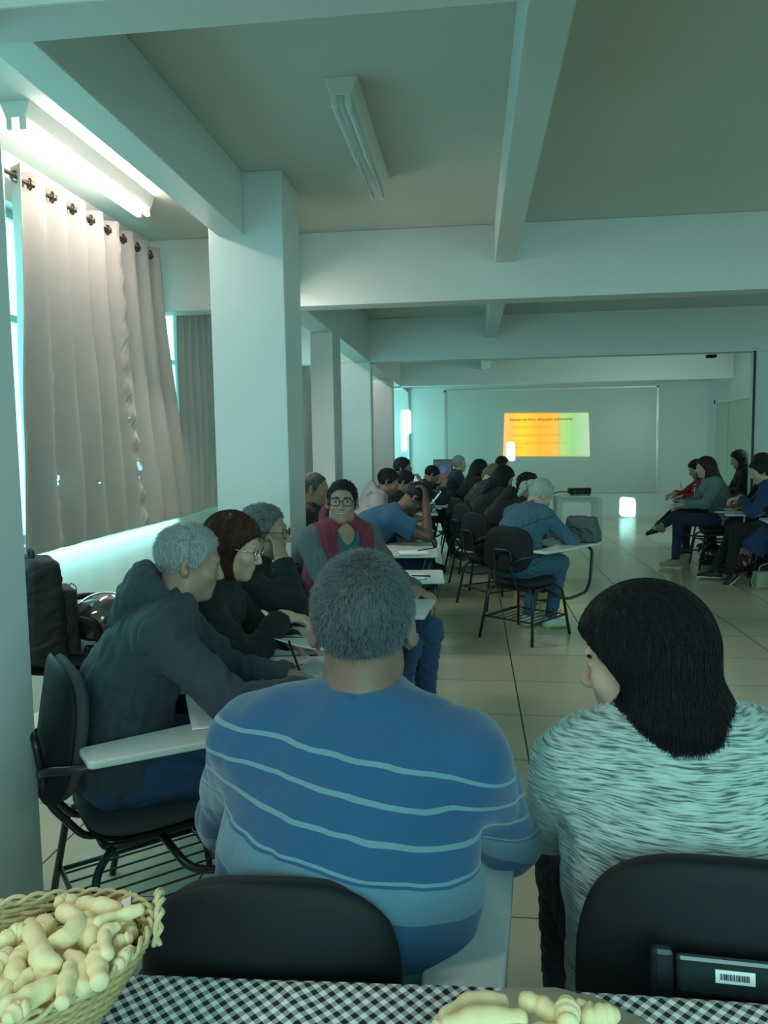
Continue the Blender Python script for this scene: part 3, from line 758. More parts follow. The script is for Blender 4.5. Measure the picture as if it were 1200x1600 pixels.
# ================================================================== PEOPLE ENGINE (smooth solid modelling)
V = lambda *a: np.array(a, dtype=float)
def unit(v): v = np.asarray(v, float); return v/max(1e-9, np.linalg.norm(v))
class Prim:
    def __init__(s, f, c, R, k=.01, op='u'): s.f = f; s.c = np.asarray(c, float); s.R = R; s.k = k; s.op = op
def cone(a, b, r1, r2, k=.012, u=None, su=1., cut=None, cuta=None, op='u'):
    a = np.asarray(a, float); b = np.asarray(b, float); ab = b-a; L2 = max(1e-9, ab@ab)
    if u is not None: u = unit(u)
    def f(P):
        q = P-a; t = np.clip(q@ab/L2, 0, 1); d = q-t[..., None]*ab
        if u is not None: d = d-((d@u)*(1-1/su))[..., None]*u
        r = np.sqrt((d*d).sum(-1))-(r1+(r2-r1)*t)
        if cut is not None: r = np.maximum(r, (P-b)@unit(ab)-cut)
        if cuta is not None: r = np.maximum(r, -((P-a)@unit(ab))-cuta)
        return r
    return Prim(f, (a+b)/2, math.sqrt(L2)/2+max(r1, r2)*max(1, su), k, op)
def ell(c, r, Rm=None, k=.01, op='u'):
    c = np.asarray(c, float); r = np.asarray(r, float)
    def f(P):
        q = P-c
        if Rm is not None: q = q@Rm
        k0 = np.sqrt(((q/r)**2).sum(-1)); k1 = np.sqrt(((q/(r*r))**2).sum(-1))
        return np.where(k1 > 1e-6, k0*(k0-1)/np.maximum(k1, 1e-6), -r.min())
    return Prim(f, c, r.max(), k, op)
def cust(f, c, R, k=.01, op='u'): return Prim(f, c, R, k, op)
def comb(d, q, k, op):
    if op == 'u':
        h = np.clip(.5+.5*(q-d)/k, 0, 1); return q*(1-h)+d*h-k*h*(1-h)
    if op == 's':
        q = -q
    h = np.clip(.5-.5*(q-d)/k, 0, 1); return q*(1-h)+d*h+k*h*(1-h)
def polygonize(prims, h, disp=None, amp=0.):
    B = 8; bs = B*h
    lo = np.min([p.c-p.R for p in prims if p.op == 'u'], 0)-2*h-amp; hi = np.max([p.c+p.R for p in prims if p.op == 'u'], 0)+2*h+amp
    nb = np.ceil((hi-lo)/bs).astype(int)
    g = np.stack(np.meshgrid(*[np.arange(n) for n in nb], indexing='ij'), -1).reshape(-1, 3)
    cen = lo+(g+.5)*bs; Rb = bs*.87
    tot = np.full(len(g), 1e3); vals = []
    for p in prims:
        q = p.f(cen); vals.append(q); tot = comb(tot, q, p.k, p.op)
    keep = np.abs(tot) < Rb*1.45+amp+.008
    g = g[keep]; vals = [v[keep] for v in vals]; tot = tot[keep]; M_ = len(g)
    loc = np.stack(np.meshgrid(*[np.arange(B+1)]*3, indexing='ij'), -1).reshape(-1, 3)
    P = (lo+(g[:, None, :]*B+loc[None])*h)
    D = np.full(P.shape[:2], 1.0)
    for p, v in zip(prims, vals):
        m = (v < np.maximum(tot, 0)+2.6*Rb+p.k) if p.op == 'u' else (v < 1.6*Rb+p.k)
        if p.op == 'i': m = np.ones(M_, bool)
        if m.any(): D[m] = comb(D[m], p.f(P[m]), p.k, p.op)
    if disp is not None: D = D+disp(P)
    D = D.reshape(M_, B+1, B+1, B+1); s = D < 0
    cnt = np.zeros((M_, B, B, B), np.int8)
    sl = lambda A, i, j, k: A[:, i:i+B, j:j+B, k:k+B]
    corners = [(i, j, k) for i in (0, 1) for j in (0, 1) for k in (0, 1)]
    for c in corners: cnt += sl(s, *c)
    act = (cnt > 0) & (cnt < 8)
    ai = np.argwhere(act); gb = g[ai[:, 0]]*B+ai[:, 1:]
    acc = np.zeros((len(ai), 3)); num = np.zeros(len(ai))
    cv = {c: D[ai[:, 0], ai[:, 1]+c[0], ai[:, 2]+c[1], ai[:, 3]+c[2]] for c in corners}
    for c in corners:
        for ax in range(3):
            if c[ax] == 0:
                c2 = list(c); c2[ax] = 1; a = cv[c]; b = cv[tuple(c2)]
                m = (a < 0) != (b < 0); t = np.where(m, a/np.where(m, a-b, 1), 0)
                pos = np.array(c, float)[None].repeat(len(a), 0); pos[:, ax] += t
                acc += pos*m[:, None]; num += m
    vert = lo+(gb+acc/num[:, None])*h
    N = int(max(nb)*B+4); key = (gb[:, 0]*N+gb[:, 1])*N+gb[:, 2]
    order = np.argsort(key); ks = key[order]
    def find(q):
        kk = (q[:, 0]*N+q[:, 1])*N+q[:, 2]; i = np.searchsorted(ks, kk); i = np.clip(i, 0, len(ks)-1)
        return np.where(ks[i] == kk, order[i], -1)
    faces = []
    s0 = cv[(0, 0, 0)] < 0
    for ax, (e1, e2) in enumerate((((0, 1, 0), (0, 0, 1)), ((0, 0, 1), (1, 0, 0)), ((1, 0, 0), (0, 1, 0)))):
        c2 = [0, 0, 0]; c2[ax] = 1; s1 = cv[tuple(c2)] < 0
        m = s0 != s1; b = gb[m]; e1 = np.array(e1); e2 = np.array(e2)
        q = np.stack([find(b), find(b-e1), find(b-e1-e2), find(b-e2)], 1)
        ok = (q >= 0).all(1); q = q[ok]; fl = s0[m][ok]
        q[~fl] = q[~fl][:, ::-1]; faces.append(q)
    F = np.concatenate(faces)
    return vert, F
def np_mesh(name, vert, F, mats, parent, mi=None, smooth=True):
    me = bpy.data.meshes.new(name); n = len(F); k = F.shape[1]
    me.vertices.add(len(vert)); me.vertices.foreach_set('co', vert.astype(np.float32).ravel())
    me.loops.add(n*k); me.loops.foreach_set('vertex_index', F.astype(np.int32).ravel())
    me.polygons.add(n); me.polygons.foreach_set('loop_start', np.arange(0, n*k, k, dtype=np.int32)); me.polygons.foreach_set('loop_total', np.full(n, k, dtype=np.int32))
    for m in (mats if isinstance(mats, (list, tuple)) else [mats]): me.materials.append(m)
    if mi is not None: me.polygons.foreach_set('material_index', mi.astype(np.int32))
    me.update(calc_edges=True)
    if smooth: me.polygons.foreach_set('use_smooth', np.ones(n, bool))
    o = bpy.data.objects.new(name, me); COL.objects.link(o)
    if parent: o.parent = parent
    return o
def sdf_obj(name, prims, h, mats, parent, disp=None, amp=0., matf=None):
    v, F = polygonize(prims, h, disp, amp)
    mi = matf(v[F].mean(1)) if matf else None
    return np_mesh(name, v, F, mats, parent, mi)
def strands(name, paths, r, m, parent, ns=3):
    """paths (N, K, 3) -> thin tapering hair tubes in one mesh"""
    N, K, _ = paths.shape
    T = np.gradient(paths, axis=1); T /= np.maximum(1e-9, np.linalg.norm(T, axis=2, keepdims=True))
    up = np.array([.3, .2, .93]); a = np.cross(T, up); a /= np.maximum(1e-6, np.linalg.norm(a, axis=2, keepdims=True)); b = np.cross(a, T)
    rr = (r*np.linspace(1, .35, K))[None, :, None]
    vs = np.stack([paths+(a*math.cos(2*PI*k/ns)+b*math.sin(2*PI*k/ns))*rr for k in range(ns)], 2).reshape(-1, 3)
    base = (np.arange(N)*K*ns)[:, None, None]+(np.arange(K-1)*ns)[None, :, None]; kk = np.arange(ns)[None, None, :]; k2 = (kk+1) % ns
    F = np.stack([base+kk, base+k2, base+k2+ns, base+kk+ns], -1).reshape(-1, 4)
    return np_mesh(name, vs, F, m, parent)
def rot(yaw, pitch, roll):
    A = Matrix.Rotation(R_(yaw), 3, 'Z') @ Matrix.Rotation(R_(-pitch), 3, 'X') @ Matrix.Rotation(R_(roll), 3, 'Y')
    return np.array(A)          # columns: right, forward, up
def ik(a, b, L1, L2, pole):
    d = b-a; D = np.linalg.norm(d); 
    if D > (L1+L2)*.999: b = a+d/D*(L1+L2)*.999; d = b-a; D = np.linalg.norm(d)
    x = (L1*L1-L2*L2+D*D)/(2*D); hh = math.sqrt(max(0, L1*L1-x*x)); n = unit(d)
    p = np.asarray(pole, float); p = unit(p-n*(p@n)); return a+n*x+p*hh, b
def wob(seed, amp, wl=.07, streak=None):
    rnd = np.random.RandomState(seed); K = rnd.normal(size=(7, 3)); K /= np.linalg.norm(K, axis=1)[:, None]; K *= 2*PI/(wl*rnd.uniform(.6, 2.2, 7))[:, None]; ph = rnd.uniform(0, 6, 7)
    def f(P):
        w = np.sin(P@K[0]+ph[0])*1.2
        o = 0
        for i in range(1, 7): o = o+np.sin(P@K[i]+ph[i]+w)
        o = o/6
        return amp*(1-2*np.abs(o)*1.3)*.8
    return f

def skinm(n, c): 
    m = mat(n, c, .5, bump=(350, .2, .001), var=(18, .07)); b = m.node_tree.nodes['Principled BSDF']
    b.inputs['Subsurface Weight'].default_value = .08; b.inputs['Subsurface Radius'].default_value = (.01, .004, .002); return m
SK = {'light': skinm('light_skin', (.52, .34, .25)), 'tan': skinm('tan_skin', (.33, .205, .14)), 'olive': skinm('olive_brown_skin', (.20, .125, .088)), 'brown': skinm('brown_skin', (.26, .15, .10)), 'dark': skinm('dark_brown_skin', (.115, .062, .042)), 'pale': skinm('pale_skin', (.62, .46, .36))}
M['eyew'] = mat('eye_white', (.75, .74, .7), .25); M['iris'] = mat('dark_iris', (.03, .018, .012), .15); M['lips'] = mat('lips', (.36, .16, .13), .5); M['teeth'] = mat('teeth', (.75, .72, .66), .4)
def hairm(n, c, c2=None, rough=.45):
    m = mat(n, c, rough, spec=.25, bump=(420, .6, .002)); nt = m.node_tree; b = nt.nodes['Principled BSDF']
    tc = nd(nt, 'TexCoord'); mp = nd(nt, 'Mapping'); mp.inputs['Scale'].default_value = (260, 260, 30); nt.links.new(tc.outputs['Object'], mp.inputs[0])
    ns = nd(nt, 'TexNoise'); ns.inputs['Scale'].default_value = 1.0; nt.links.new(mp.outputs[0], ns.inputs['Vector'])
    c2 = c2 or tuple(x*2.2 for x in c)
    rp = nd(nt, 'ValToRGB'); rp.color_ramp.elements[0].position = .35; rp.color_ramp.elements[0].color = (*c, 1); rp.color_ramp.elements[1].position = .7; rp.color_ramp.elements[1].color = (*c2, 1)
    nt.links.new(ns.outputs['Fac'], rp.inputs[0]); nt.links.new(rp.outputs[0], b.inputs['Base Color'])
    return m
HR = {'black': hairm('black_hair', (.005, .005, .006), (.016, .016, .019), .6), 'brown': hairm('dark_brown_hair', (.018, .010, .007), (.05, .028, .018)), 'auburn': hairm('auburn_hair', (.035, .012, .008), (.10, .035, .02)),
      'grey': hairm('grey_hair', (.16, .17, .17), (.42, .44, .43), .5), 'salt': hairm('salt_and_pepper_hair', (.035, .04, .042), (.20, .22, .22), .5), 'dgrey': hairm('dark_greying_hair', (.018, .02, .02), (.09, .10, .10), .5)}
def cloth_m(n, c, rough=.9, bs=600, sh=.04, b=.5, v=.12): return mat(n, c, rough, bump=(bs, b, .0012), var=(60, v), sheen=min(sh, .05))

def hl(y):      # hairline height as a function of the fore-aft position in the head frame
    return np.interp(y, [-.13, -.06, -.03, -.012, .0, .012, .028, .045, .066, .08, .11], [-.085, -.078, -.06, -.03, -.005, -.018, -.010, .035, .066, .086, .092])
def hl_w(y):    # women: hair pulled back from the forehead
    return np.interp(y, [-.13, -.06, -.02, .0, .02, .04, .06, .08, .11], [-.2, -.2, -.15, -.08, -.02, .02, .05, .07, .085])
class Person:
    def __init__(s, label, loc, rz, skin='tan', res=.009, seat=.46, lean=8, lean2=14, side=0, twist=0, head=(0, 8, 0), hf=.02, nk=.155, sc=1., girth=1., sw=1., gap=None,
                 handL=((-.17, .36, .74), (-1, -.4, -.6)), handR=((.17, .36, .74), (1, -.4, -.6)), hdirL=(0.3, 1, -.2), hdirR=(-.3, 1, -.2), curlL=.5, curlR=.6, palmL=(0, 0, -1), palmR=(0, 0, -1),
                 kneeL=(-.13, .43, .52), kneeR=(.13, .43, .52), footL=(-.13, .44, .09), footR=(.13, .44, .09), fdL=(0, 1, 0), fdR=(0, 1, 0), pel=(0, -.05), mouth='closed', female=False, hs=1., ears=True):
        s.ears = ears
        s.t = thing('person', label, 'person', (loc[0], loc[1], 0), rz)
        s.res = res; s.skin = SK[skin]; s.female = female; s.girth = girth; s.sc = sc
        s.pel = V(pel[0], pel[1], seat+.105)
        up = V(0, 0, 1)
        def dirn(l, sd): return unit(V(math.sin(R_(sd)), math.sin(R_(l))*math.cos(R_(sd)), math.cos(R_(l))*math.cos(R_(sd))))
        s1 = dirn(lean, side); s2 = dirn(lean+lean2, side)
        s.s1, s.s2 = s1, s2
        tw = R_(twist); s.r0 = V(1, 0, 0); s.r = unit(V(math.cos(tw), math.sin(tw), -s1[0])); s.f = unit(np.cross(up, s.r))
        s.mid = s.pel+s1*.25*sc; s.nb = s.mid+s2*.225*sc
        s.H = rot(*head); s.hs = hs
        hn = unit(s2*.55+up*.45+s.H[:, 2]*.3)
        s.hn = hn; s.hc = s.nb+hn*nk*sc+unit(V(s.H[0, 1], s.H[1, 1], 0))*hf
        w = .178*sw*sc
        s.sh = {-1: s.nb-s.r*w-s2*.045, 1: s.nb+s.r*w-s2*.045}
        s.arm = {}
        for sd, (tg, pole), hd, pm, cu in ((-1, handL, hdirL, palmL, curlL), (1, handR, hdirR, palmR, curlR)):
            e, wr = ik(s.sh[sd], V(*tg), .285*sc, .25*sc, V(*pole)); s.arm[sd] = (e, wr, unit(V(*hd)), unit(V(*pm)), cu)
        s.hip = {sd: s.pel+V(sd*.088, .0, -.02) for sd in (-1, 1)}
        s.leg = {-1: (V(*kneeL), V(*footL), unit(V(*fdL))), 1: (V(*kneeR), V(*footR), unit(V(*fdR)))}
        s.mouth = mouth
    # ------ pieces
    def torso(s, g):
        G = s.girth; P = s.pel; s1, s2, r = s.s1, s.s2, s.r; rm = unit(s.r0+r)
        L = [cone(P+s1*.0, P+s1*.10, .118*(.6+.4*G)+g, .112*G+g, .03, s.r0, 1.30),
             cone(P+s1*.08+s.f*.015*(G-1)*4, s.mid, .112*G+g, .108*G+g, .04, rm, 1.30),
             cone(s.mid, s.mid+s2*.13*s.sc, .108*G+g, .104*(.5+.5*G)+g, .04, r, 1.38),
             cone(s.sh[-1]+r*.055, s.sh[1]-r*.055, .068+g, .068+g, .05),
             cone(s.mid+s2*.10, s.nb-s2*.06, .10*(.5+.5*G)+g, .078+g, .04, r, 1.35)]
        for sd in (-1, 1): L.append(cone(s.nb+s.hn*.035, s.sh[sd]-r*sd*.02+s2*.012, .040+g, .052+g, .05))
        if s.female:
            for sd in (-1, 1): L.append(ell(s.mid+s2*.09+s.f*.085+r*sd*.065, V(.062, .062, .062)+g, None, .05))
        return L
    def arms(s, g, short=None, cutw=True):
        L = []
        for sd in (-1, 1):
            e, w, hd, pm, cu = s.arm[sd]; a = s.sh[sd]; S_ = s.sc*(.75+.25*s.girth)
            if short:
                b = a+(e-a)*short; L.append(cone(a, b, .054*S_+g, .052*S_+g*2.2, .035, cut=.0))
            else:
                L.append(cone(a, e, .054*S_+g, .043*S_+g, .035)); L.append(cone(e, w, .043*S_+g, .031*S_+g, .025, cut=(-.012 if cutw else None)))
        return L
    def neck(s, g=0): return [cone(s.nb-s.hn*.02, s.hc-s.H[:, 2]*.05-s.H[:, 1]*.022, .058*s.hs+g, .054*s.hs+g, .03)]
    def hl2w(s, v): return s.hc+s.H@(np.asarray(v, float)*s.hs)
    def head(s):
        h = s.hl2w; H = s.H; z = s.hs
        L = [ell(h((0, -.014, .030)), V(.0755, .094, .086)*z, H, .02), ell(h((0, .030, -.042)), V(.056, .062, .072)*z, H, .03),
             ell(h((0, .070, -.092)), V(.022, .018, .018)*z, H, .025)]
        for sd in (-1, 1):
            L += [ell(h((sd*.047, .008, -.068)), V(.016, .022, .022)*z, H, .03), ell(h((sd*.036, .066, -.022)), V(.022, .020, .022)*z, H, .02)]
        L += [cone(h((-.034, .078, .028)), h((.034, .078, .028)), .010*z, .010*z, .015)]
        for sd in (-1, 1): L.append(ell(h((sd*.031, .096, .008)), V(.017, .014, .011)*z, H, .012, 's'))
        for sd in (-1, 1): L.append(ell(h((sd*.031, .0735, .008)), V(.0140, .0135, .0128)*z, H, .004))
        for sd in (-1, 1): L.append(ell(h((sd*.031, .088, .0075)), V(.0120, .0075, .0040)*z, H, .0015, 's'))
        L += [cone(h((0, .086, .016)), h((0, .107, -.026)), .0065*z, .0100*z, .008)]
        for sd in (-1, 1): L.append(ell(h((sd*.0110, .099, -.031)), V(.0075, .0095, .0070)*z, H, .006))
        for sd in (-1, 1): L.append(ell(h((sd*.006, .101, -.0385)), V(.0035, .005, .003)*z, H, .002, 's'))
        L += [ell(h((0, .074, -.056)), V(.026, .016, .016)*z, H, .012)]
        L += [ell(h((0, .0885, -.0515)), V(.022, .0058, .0052)*z, H, .004), ell(h((0, .0865, -.0635)), V(.019, .0062, .0062)*z, H, .004)]
        if s.mouth == 'open': L.append(ell(h((0, .093, -.0575)), V(.0185, .012, .0048)*z, H, .003, 's'))
        else: L.append(ell(h((0, .095, -.0575)), V(.021, .008, .0014)*z, H, .002, 's'))
        for sd in ((-1, 1) if s.ears else ()):
            A = H@np.array(Matrix.Rotation(R_(sd*-34), 3, 'Z'))
            L += [ell(h((sd*.083, -.012, -.004)), V(.0070, .0200, .033)*z, A, .006), ell(h((sd*.0755, -.004, -.030)), V(.006, .010, .012)*z, A, .006),
                  ell(h((sd*.091, -.004, .002)), V(.0055, .0110, .019)*z, A, .004, 's')]
        return L
    def hand(s, sd):
        e, w, d, n, cu = s.arm[sd]; z = s.sc*(1 if s.res < .008 else 1.12); fr = 1 if s.res < .008 else 1.25
        n = unit(n-d*(n@d)); lat = unit(np.cross(d, n))
        # thumb side: towards the body's middle for palms facing down
        ts = lat if lat@(s.r*-sd) > 0 else -lat
        L = [cone(w-unit(w-e)*.02, w+d*.025*z, .030, .024, .012, lat, 1.25), cone(w+d*.022*z, w+d*.078*z, .0165*z, .0145*z, .012, lat, 2.3)]
        ends = []
        for i, (o, ln) in enumerate(((.030, .066), (.010, .074), (-.010, .068), (-.029, .054))):
            p = w+d*.082*z+ts*o*z; a = cu*.5; dr = d; seg = [.45, .32, .26]; rr = [.0095, .0085, .0078, .0065]
            for k in range(3):
                a_ = R_((22, 40, 30)[k]*cu*1.7); c, s_ = math.cos(a_), math.sin(a_)
                nn = unit(np.cross(np.cross(dr, n), dr)) if k == 0 else nn
                dr2 = dr*c+nn*s_; nn = nn*c-dr*s_; dr = dr2
                q = p+dr*ln*seg[k]*z*1.06; L.append(cone(p, q, rr[k]*fr*z, rr[k+1]*fr*z, .0045)); p = q
            ends.append(p)
        p0 = w+d*.022*z+ts*.024*z+n*.006; p1 = p0+unit(d*.75+ts*.75+n*.35)*.042*z; p2 = p1+unit(d*.95+ts*.20+n*.5*cu)*.030*z; p3 = p2+unit(d*.9-ts*.25*cu+n*.5*cu)*.024*z
        L += [cone(p0, p1, .014*z, .0115*z, .010), cone(p1, p2, .0108*z*fr, .0095*z*fr, .005), cone(p2, p3, .0095*z*fr, .0075*z*fr, .004)]
        s.tips = getattr(s, 'tips', {}); s.tips[sd] = (ends, p3)
        return L
    def legs(s, g, upto='ankle', flare=0., short=None):
        L = []
        for sd in (-1, 1):
            kn, an, fd = s.leg[sd]; hp = s.hip[sd]; G = .7+.3*s.girth
            L.append(cone(hp, kn, .088*G+g, .060+g, .03))
            if short is None: L.append(cone(kn, an, .058+g, .036+g+flare, .03, cut=(0.01 if g else None)))
            elif short > 0: L.append(cone(kn, kn+(an-kn)*short, .058+g, .05+g+flare, .03, cut=0))
        return L
    def feet(s, g=0): 
        return [cone(s.leg[sd][1]-s.leg[sd][2]*.02+s.footdn(sd)*.035, s.leg[sd][1]+s.leg[sd][2]*.13+s.footdn(sd)*.06, .032+g, .022+g, .02) for sd in (-1, 1)]
    def footdn(s, sd):
        kn, an, fd = s.leg[sd]; up = unit(kn-an); up = unit(up-fd*(up@fd)); return -up
    def body(s, hide_legs=False, skin=None):
        L = s.torso(-.004)+s.arms(-.004, cutw=False)+s.legs(-.004)+s.feet(-.006)+s.neck()+s.head()+s.hand(-1)+s.hand(1)
        s.body_o = sdf_obj('body', L, s.res, s.skin, s.t)
        return s
    def wear(s, name, prims, m, amp=.005, wl=.09, seed=1, matf=None, res=None, disp=None):
        w_ = disp or wob(seed, amp, wl)
        return sdf_obj(name, prims, res or s.res, m, s.t, w_, amp, matf)
    def collarp(s, r=.066, t=.013, up=.05, k=.012, tilt=.0):
        n = unit(s.hn+s.f*tilt); c = s.nb+n*up; 
        a = unit(np.cross(n, s.f)); b = np.cross(n, a)
        def f(P):
            q = P-c; z = q@n; x = (q@a); y = (q@b); return np.sqrt((np.sqrt(x*x+(y*.95)**2)-r)**2+z*z*.5)-t
        return cust(f, c, r+t+.02, k)
    def neckcut(s, up=.055, r=.052):
        return cone(s.nb+s.hn*(up-.02), s.nb+s.hn*(up+.12), r, r+.03, .006, op='s')
    def top(s, m, g=.012, amp=.004, wl=.09, short=None, seed=1, collar=True, extra=(), name='shirt', matf=None, hem=None, disp=None, res=None, open_=False):
        L = s.torso(g)+s.arms(g, short=short)+[cone(s.pel, s.pel-s.s1*.045, .132+g, .130+g, .03, s.r0, 1.42, cut=.0)]
        if collar: L.append(s.collarp())
        L += list(extra); L.append(s.neckcut())
        if not short:
            for sd in (-1, 1):
                e, w, *_ = s.arm[sd]; u = unit(w-e); L.append(cone(w-u*.055, w-u*.012, .038*s.sc+g*.8, .036*s.sc+g*.8, .006, cut=0, cuta=0))
        return s.wear(name, L, m, amp, wl, seed, matf, res, disp)
    def hood(s, m, big=1., seed=3):
        back = -unit(s.H[:, 1]*.3+s.f*.7)
        c = s.nb+s.hn*.055+back*.035; n = unit(s.hn*.8-back*.55); a = unit(np.cross(n, s.f)); b = np.cross(n, a)
        def f(P):
            q = P-c; z = q@n; x = q@a; y = q@b; th = np.arctan2(y, x); 
            tt = .020*big+.026*big*np.clip((q@back)/.09, 0, 1)
            return (np.sqrt((np.sqrt(x*x+y*y)-.080*big)**2+(z/1.25)**2)-tt)*.85
        L = [cust(f, c, .17*big, .02), cone(c+back*.09-s.hn*.02, c+back*.115-s.hn*.085, .052*big, .03*big, .03, s.r, 1.6)]
        return s.wear('hood', L, m, .005, .05, seed, None, min(s.res, .007))
    def trousers(s, m, g=.011, amp=.006, seed=2, short=None):
        L = [cone(s.pel-s.s1*.01, s.pel+s.s1*.08, .118+g*.6, .110*s.girth+g*.4, .03, s.r0, 1.3, cut=0)]+s.legs(g, short=short)
        return s.wear('trousers', L, m, amp, .08, seed)
    def shoes(s, m, msole, sole=.018, size=1.):
        for sd in (-1, 1):
            kn, an, fd = s.leg[sd]; dn = s.footdn(sd); lat = unit(np.cross(fd, dn)); b = an+dn*.085
            def sp(g, zlo, zhi, bk=b, fd=fd, dn=dn, lat=lat):
                L = [cone(bk-fd*.035-dn*.040, bk+fd*.05-dn*.045, .038+g, .040+g, .02), cone(bk+fd*.04-dn*.034, bk+fd*.145*size-dn*.022, .040+g, .030+g, .025, lat, 1.12)]
                if zhi > .05: L.append(cone(bk-fd*.025-dn*.05, an-fd*.01+dn*.005, .040+g, .040+g, .02, cut=0))
                L.append(cust(lambda P: np.maximum((P-bk)@dn+zlo, -(P-bk)@dn-zhi), bk, .3, .004, 'i'))
                return L
            o = sdf_obj('shoe', sp(0, sole-.003, .2), min(s.res, .006), m, s.t)
            sdf_obj('sole', sp(.004, 0.0, sole), min(s.res, .006), msole, o)
    def hair(s, m, style='short', thick=.010, seed=4, res=None, length=.24, amp=None, name='hair', shape=1.0, face=(.112, .079), flat=(1.28, 1.75), drape=False):
        H, hc, z = s.H, s.hc, s.hs; res = res or min(s.res, .006)
        el = ell((0, -.016, .032), V(.0775+thick*.8, .096+thick, .088+thick), None)
        rnd = wob(seed, .004 if amp is None else amp, .03)
        def f(P):
            q = (P-hc)@H/z
            d = el.f(q)
            if style in ('short', 'crop', 'curly'):
                m_ = q[..., 2]-hl(q[..., 1]); e = .006
                if style == 'curly': m_ = q[..., 2]-hl(q[..., 1])+.006
            else: m_ = q[..., 2]-hl_w(q[..., 1]); e = .006
            g = -m_*.75; h_ = np.clip(.5-.5*(g-d)/e, 0, 1); return (g*(1-h_)+d*h_+e*h_*(1-h_))*z
        L = [cust(f, hc, .15, .01)]
        if style == 'long':
            if drape:
                b0 = s.nb-s.f*.055+s.hn*.02; L.append(cone(s.hl2w((0, -.06, -.02)), b0, .074, .062, .03, s.r, 1.35)); L.append(cone(b0, b0-s.s2*(length-.10)-s.f*.055, .062, .040, .03, s.r, 1.7))
            h = s.hl2w; dn = V(0, 0, -1); c0 = h((0, -.045, .0)); length = .16 if drape else length; back = -unit(V(H[0, 1], H[1, 1], 0)); lat = unit(np.cross(back, V(0, 0, 1)))
            L.append(cone(c0, c0+dn*length*.55+back*.012, .074, .078*math.sqrt(shape), .03, lat, flat[0]))
            L.append(cone(c0+dn*length*.5+back*.012, c0+dn*length+back*.03, .072*shape, .060*shape, .03, lat, flat[1], cut=-.005))
            fy, fr = face; L.append(cone(h((0, fy, -.045)), h((0, fy-.005, -.17)), fr, fr-.006, .015, H[:, 0], 1.0, op='s'))
            d0 = wob(seed, .003, .03)
            def disp(P):
                q = P-hc; th = np.arctan2(q@lat, q@back); return d0(P)+.0026*np.sin(38*th+8*q[..., 2])+.0016*np.sin(83*th+5)
            return s._hair(L, m, res, disp, name)
        if style == 'curly': return s._hair(L, m, res, wob(seed, .012, .028), name)
        if style == 'bun':
            L.append(ell(s.hl2w((0, -.125, .03)), V(.035, .03, .035), H, .008))
        return s._hair(L, m, res, rnd, name)
    def _hair(s, L, m, res, disp, name):
        s.hairprims = L; o = sdf_obj(name, L, res, m, s.t, disp, .006); s.hair_o = o; return o
    def eyes(s):
        for sd in (-1, 1):
            c = s.hl2w((sd*.031, .0728, .008)); r = .0122*s.hs
            Mx = Matrix.Translation(c) @ Matrix([list(x) for x in s.H]).to_4x4()
            m = MB(); n = 16; prof = [(r*math.sin(PI*i/14), r*math.cos(PI*i/14)) for i in range(0, 15)]
            X = Mx @ Matrix.Rotation(-PI/2, 4, 'X'); vs = []
            for a_, b_ in prof:
                for k in range(n): vs.append(X @ Vector((max(a_, 1e-5)*math.cos(2*PI*k/n), max(a_, 1e-5)*math.sin(2*PI*k/n), b_)))
            m.v = vs
            for i in range(14):
                for k in range(n): m.f.append((i*n+k, i*n+(k+1) % n, (i+1)*n+(k+1) % n, (i+1)*n+k)); m.m.append(1 if i < 3 else 0)
            m.build('eye', [M['eyew'], M['iris']], s.t, smooth=True)
    def brows(s, m, w=.0035):
        for sd in (-1, 1):
            MB().tube([s.hl2w((sd*.014, .0885, .026)), s.hl2w((sd*.030, .087, .031)), s.hl2w((sd*.047, .074, .026))], [w*.9, w], 6, smooth=.01).build('eyebrow', m, s.t, smooth=True)
    def glasses(s, m, rr=.021, wr=.0014, square=False):
        g = MB(); h = s.hl2w
        for sd in (-1, 1):
            P = [h((sd*.033+x, .097-.10*abs(x+sd*.0)*abs(sd*.033+x)*2, .004+y)) for x, y in superell(.025, .019, 28, 2.6 if not square else 4)]
            g.tube(P, wr, 6, closed=True)
            g.tube([h((sd*.058, .092, .010)), h((sd*.076, .060, .012)), h((sd*.083, .0, .008)), h((sd*.082, -.018, -.004))], wr, 6)
        g.tube([h((-.009, .100, .008)), h((0, .104, .011)), h((.009, .100, .008))], wr, 6)
        g.build('glasses', m, s.t, smooth=True)
        gl = MB()
        for sd in (-1, 1): gl.add([h((sd*.033+x, .097-.10*abs(x)*abs(sd*.033+x)*2, .004+y)) for x, y in superell(.0245, .0185, 28, 2.6)], [tuple(range(28))])
        gl.build('lenses', M['lens'], s.t)
def lens_mat():
    m = bpy.data.materials.new('spectacle_lens'); m.use_nodes = True; nt = m.node_tree; out = nt.nodes['Material Output']
    nt.nodes.remove(nt.nodes['Principled BSDF'])
    a = nd(nt, 'BsdfTransparent'); b = nd(nt, 'BsdfGlossy'); b.inputs['Roughness'].default_value = .05
    fr = nd(nt, 'Fresnel'); fr.inputs[0].default_value = 1.05; mx = nd(nt, 'MixShader')
    nt.links.new(fr.outputs[0], mx.inputs[0]); nt.links.new(a.outputs[0], mx.inputs[1]); nt.links.new(b.outputs[0], mx.inputs[2]); nt.links.new(mx.outputs[0], out.inputs[0])
    return m
M['lens'] = lens_mat()
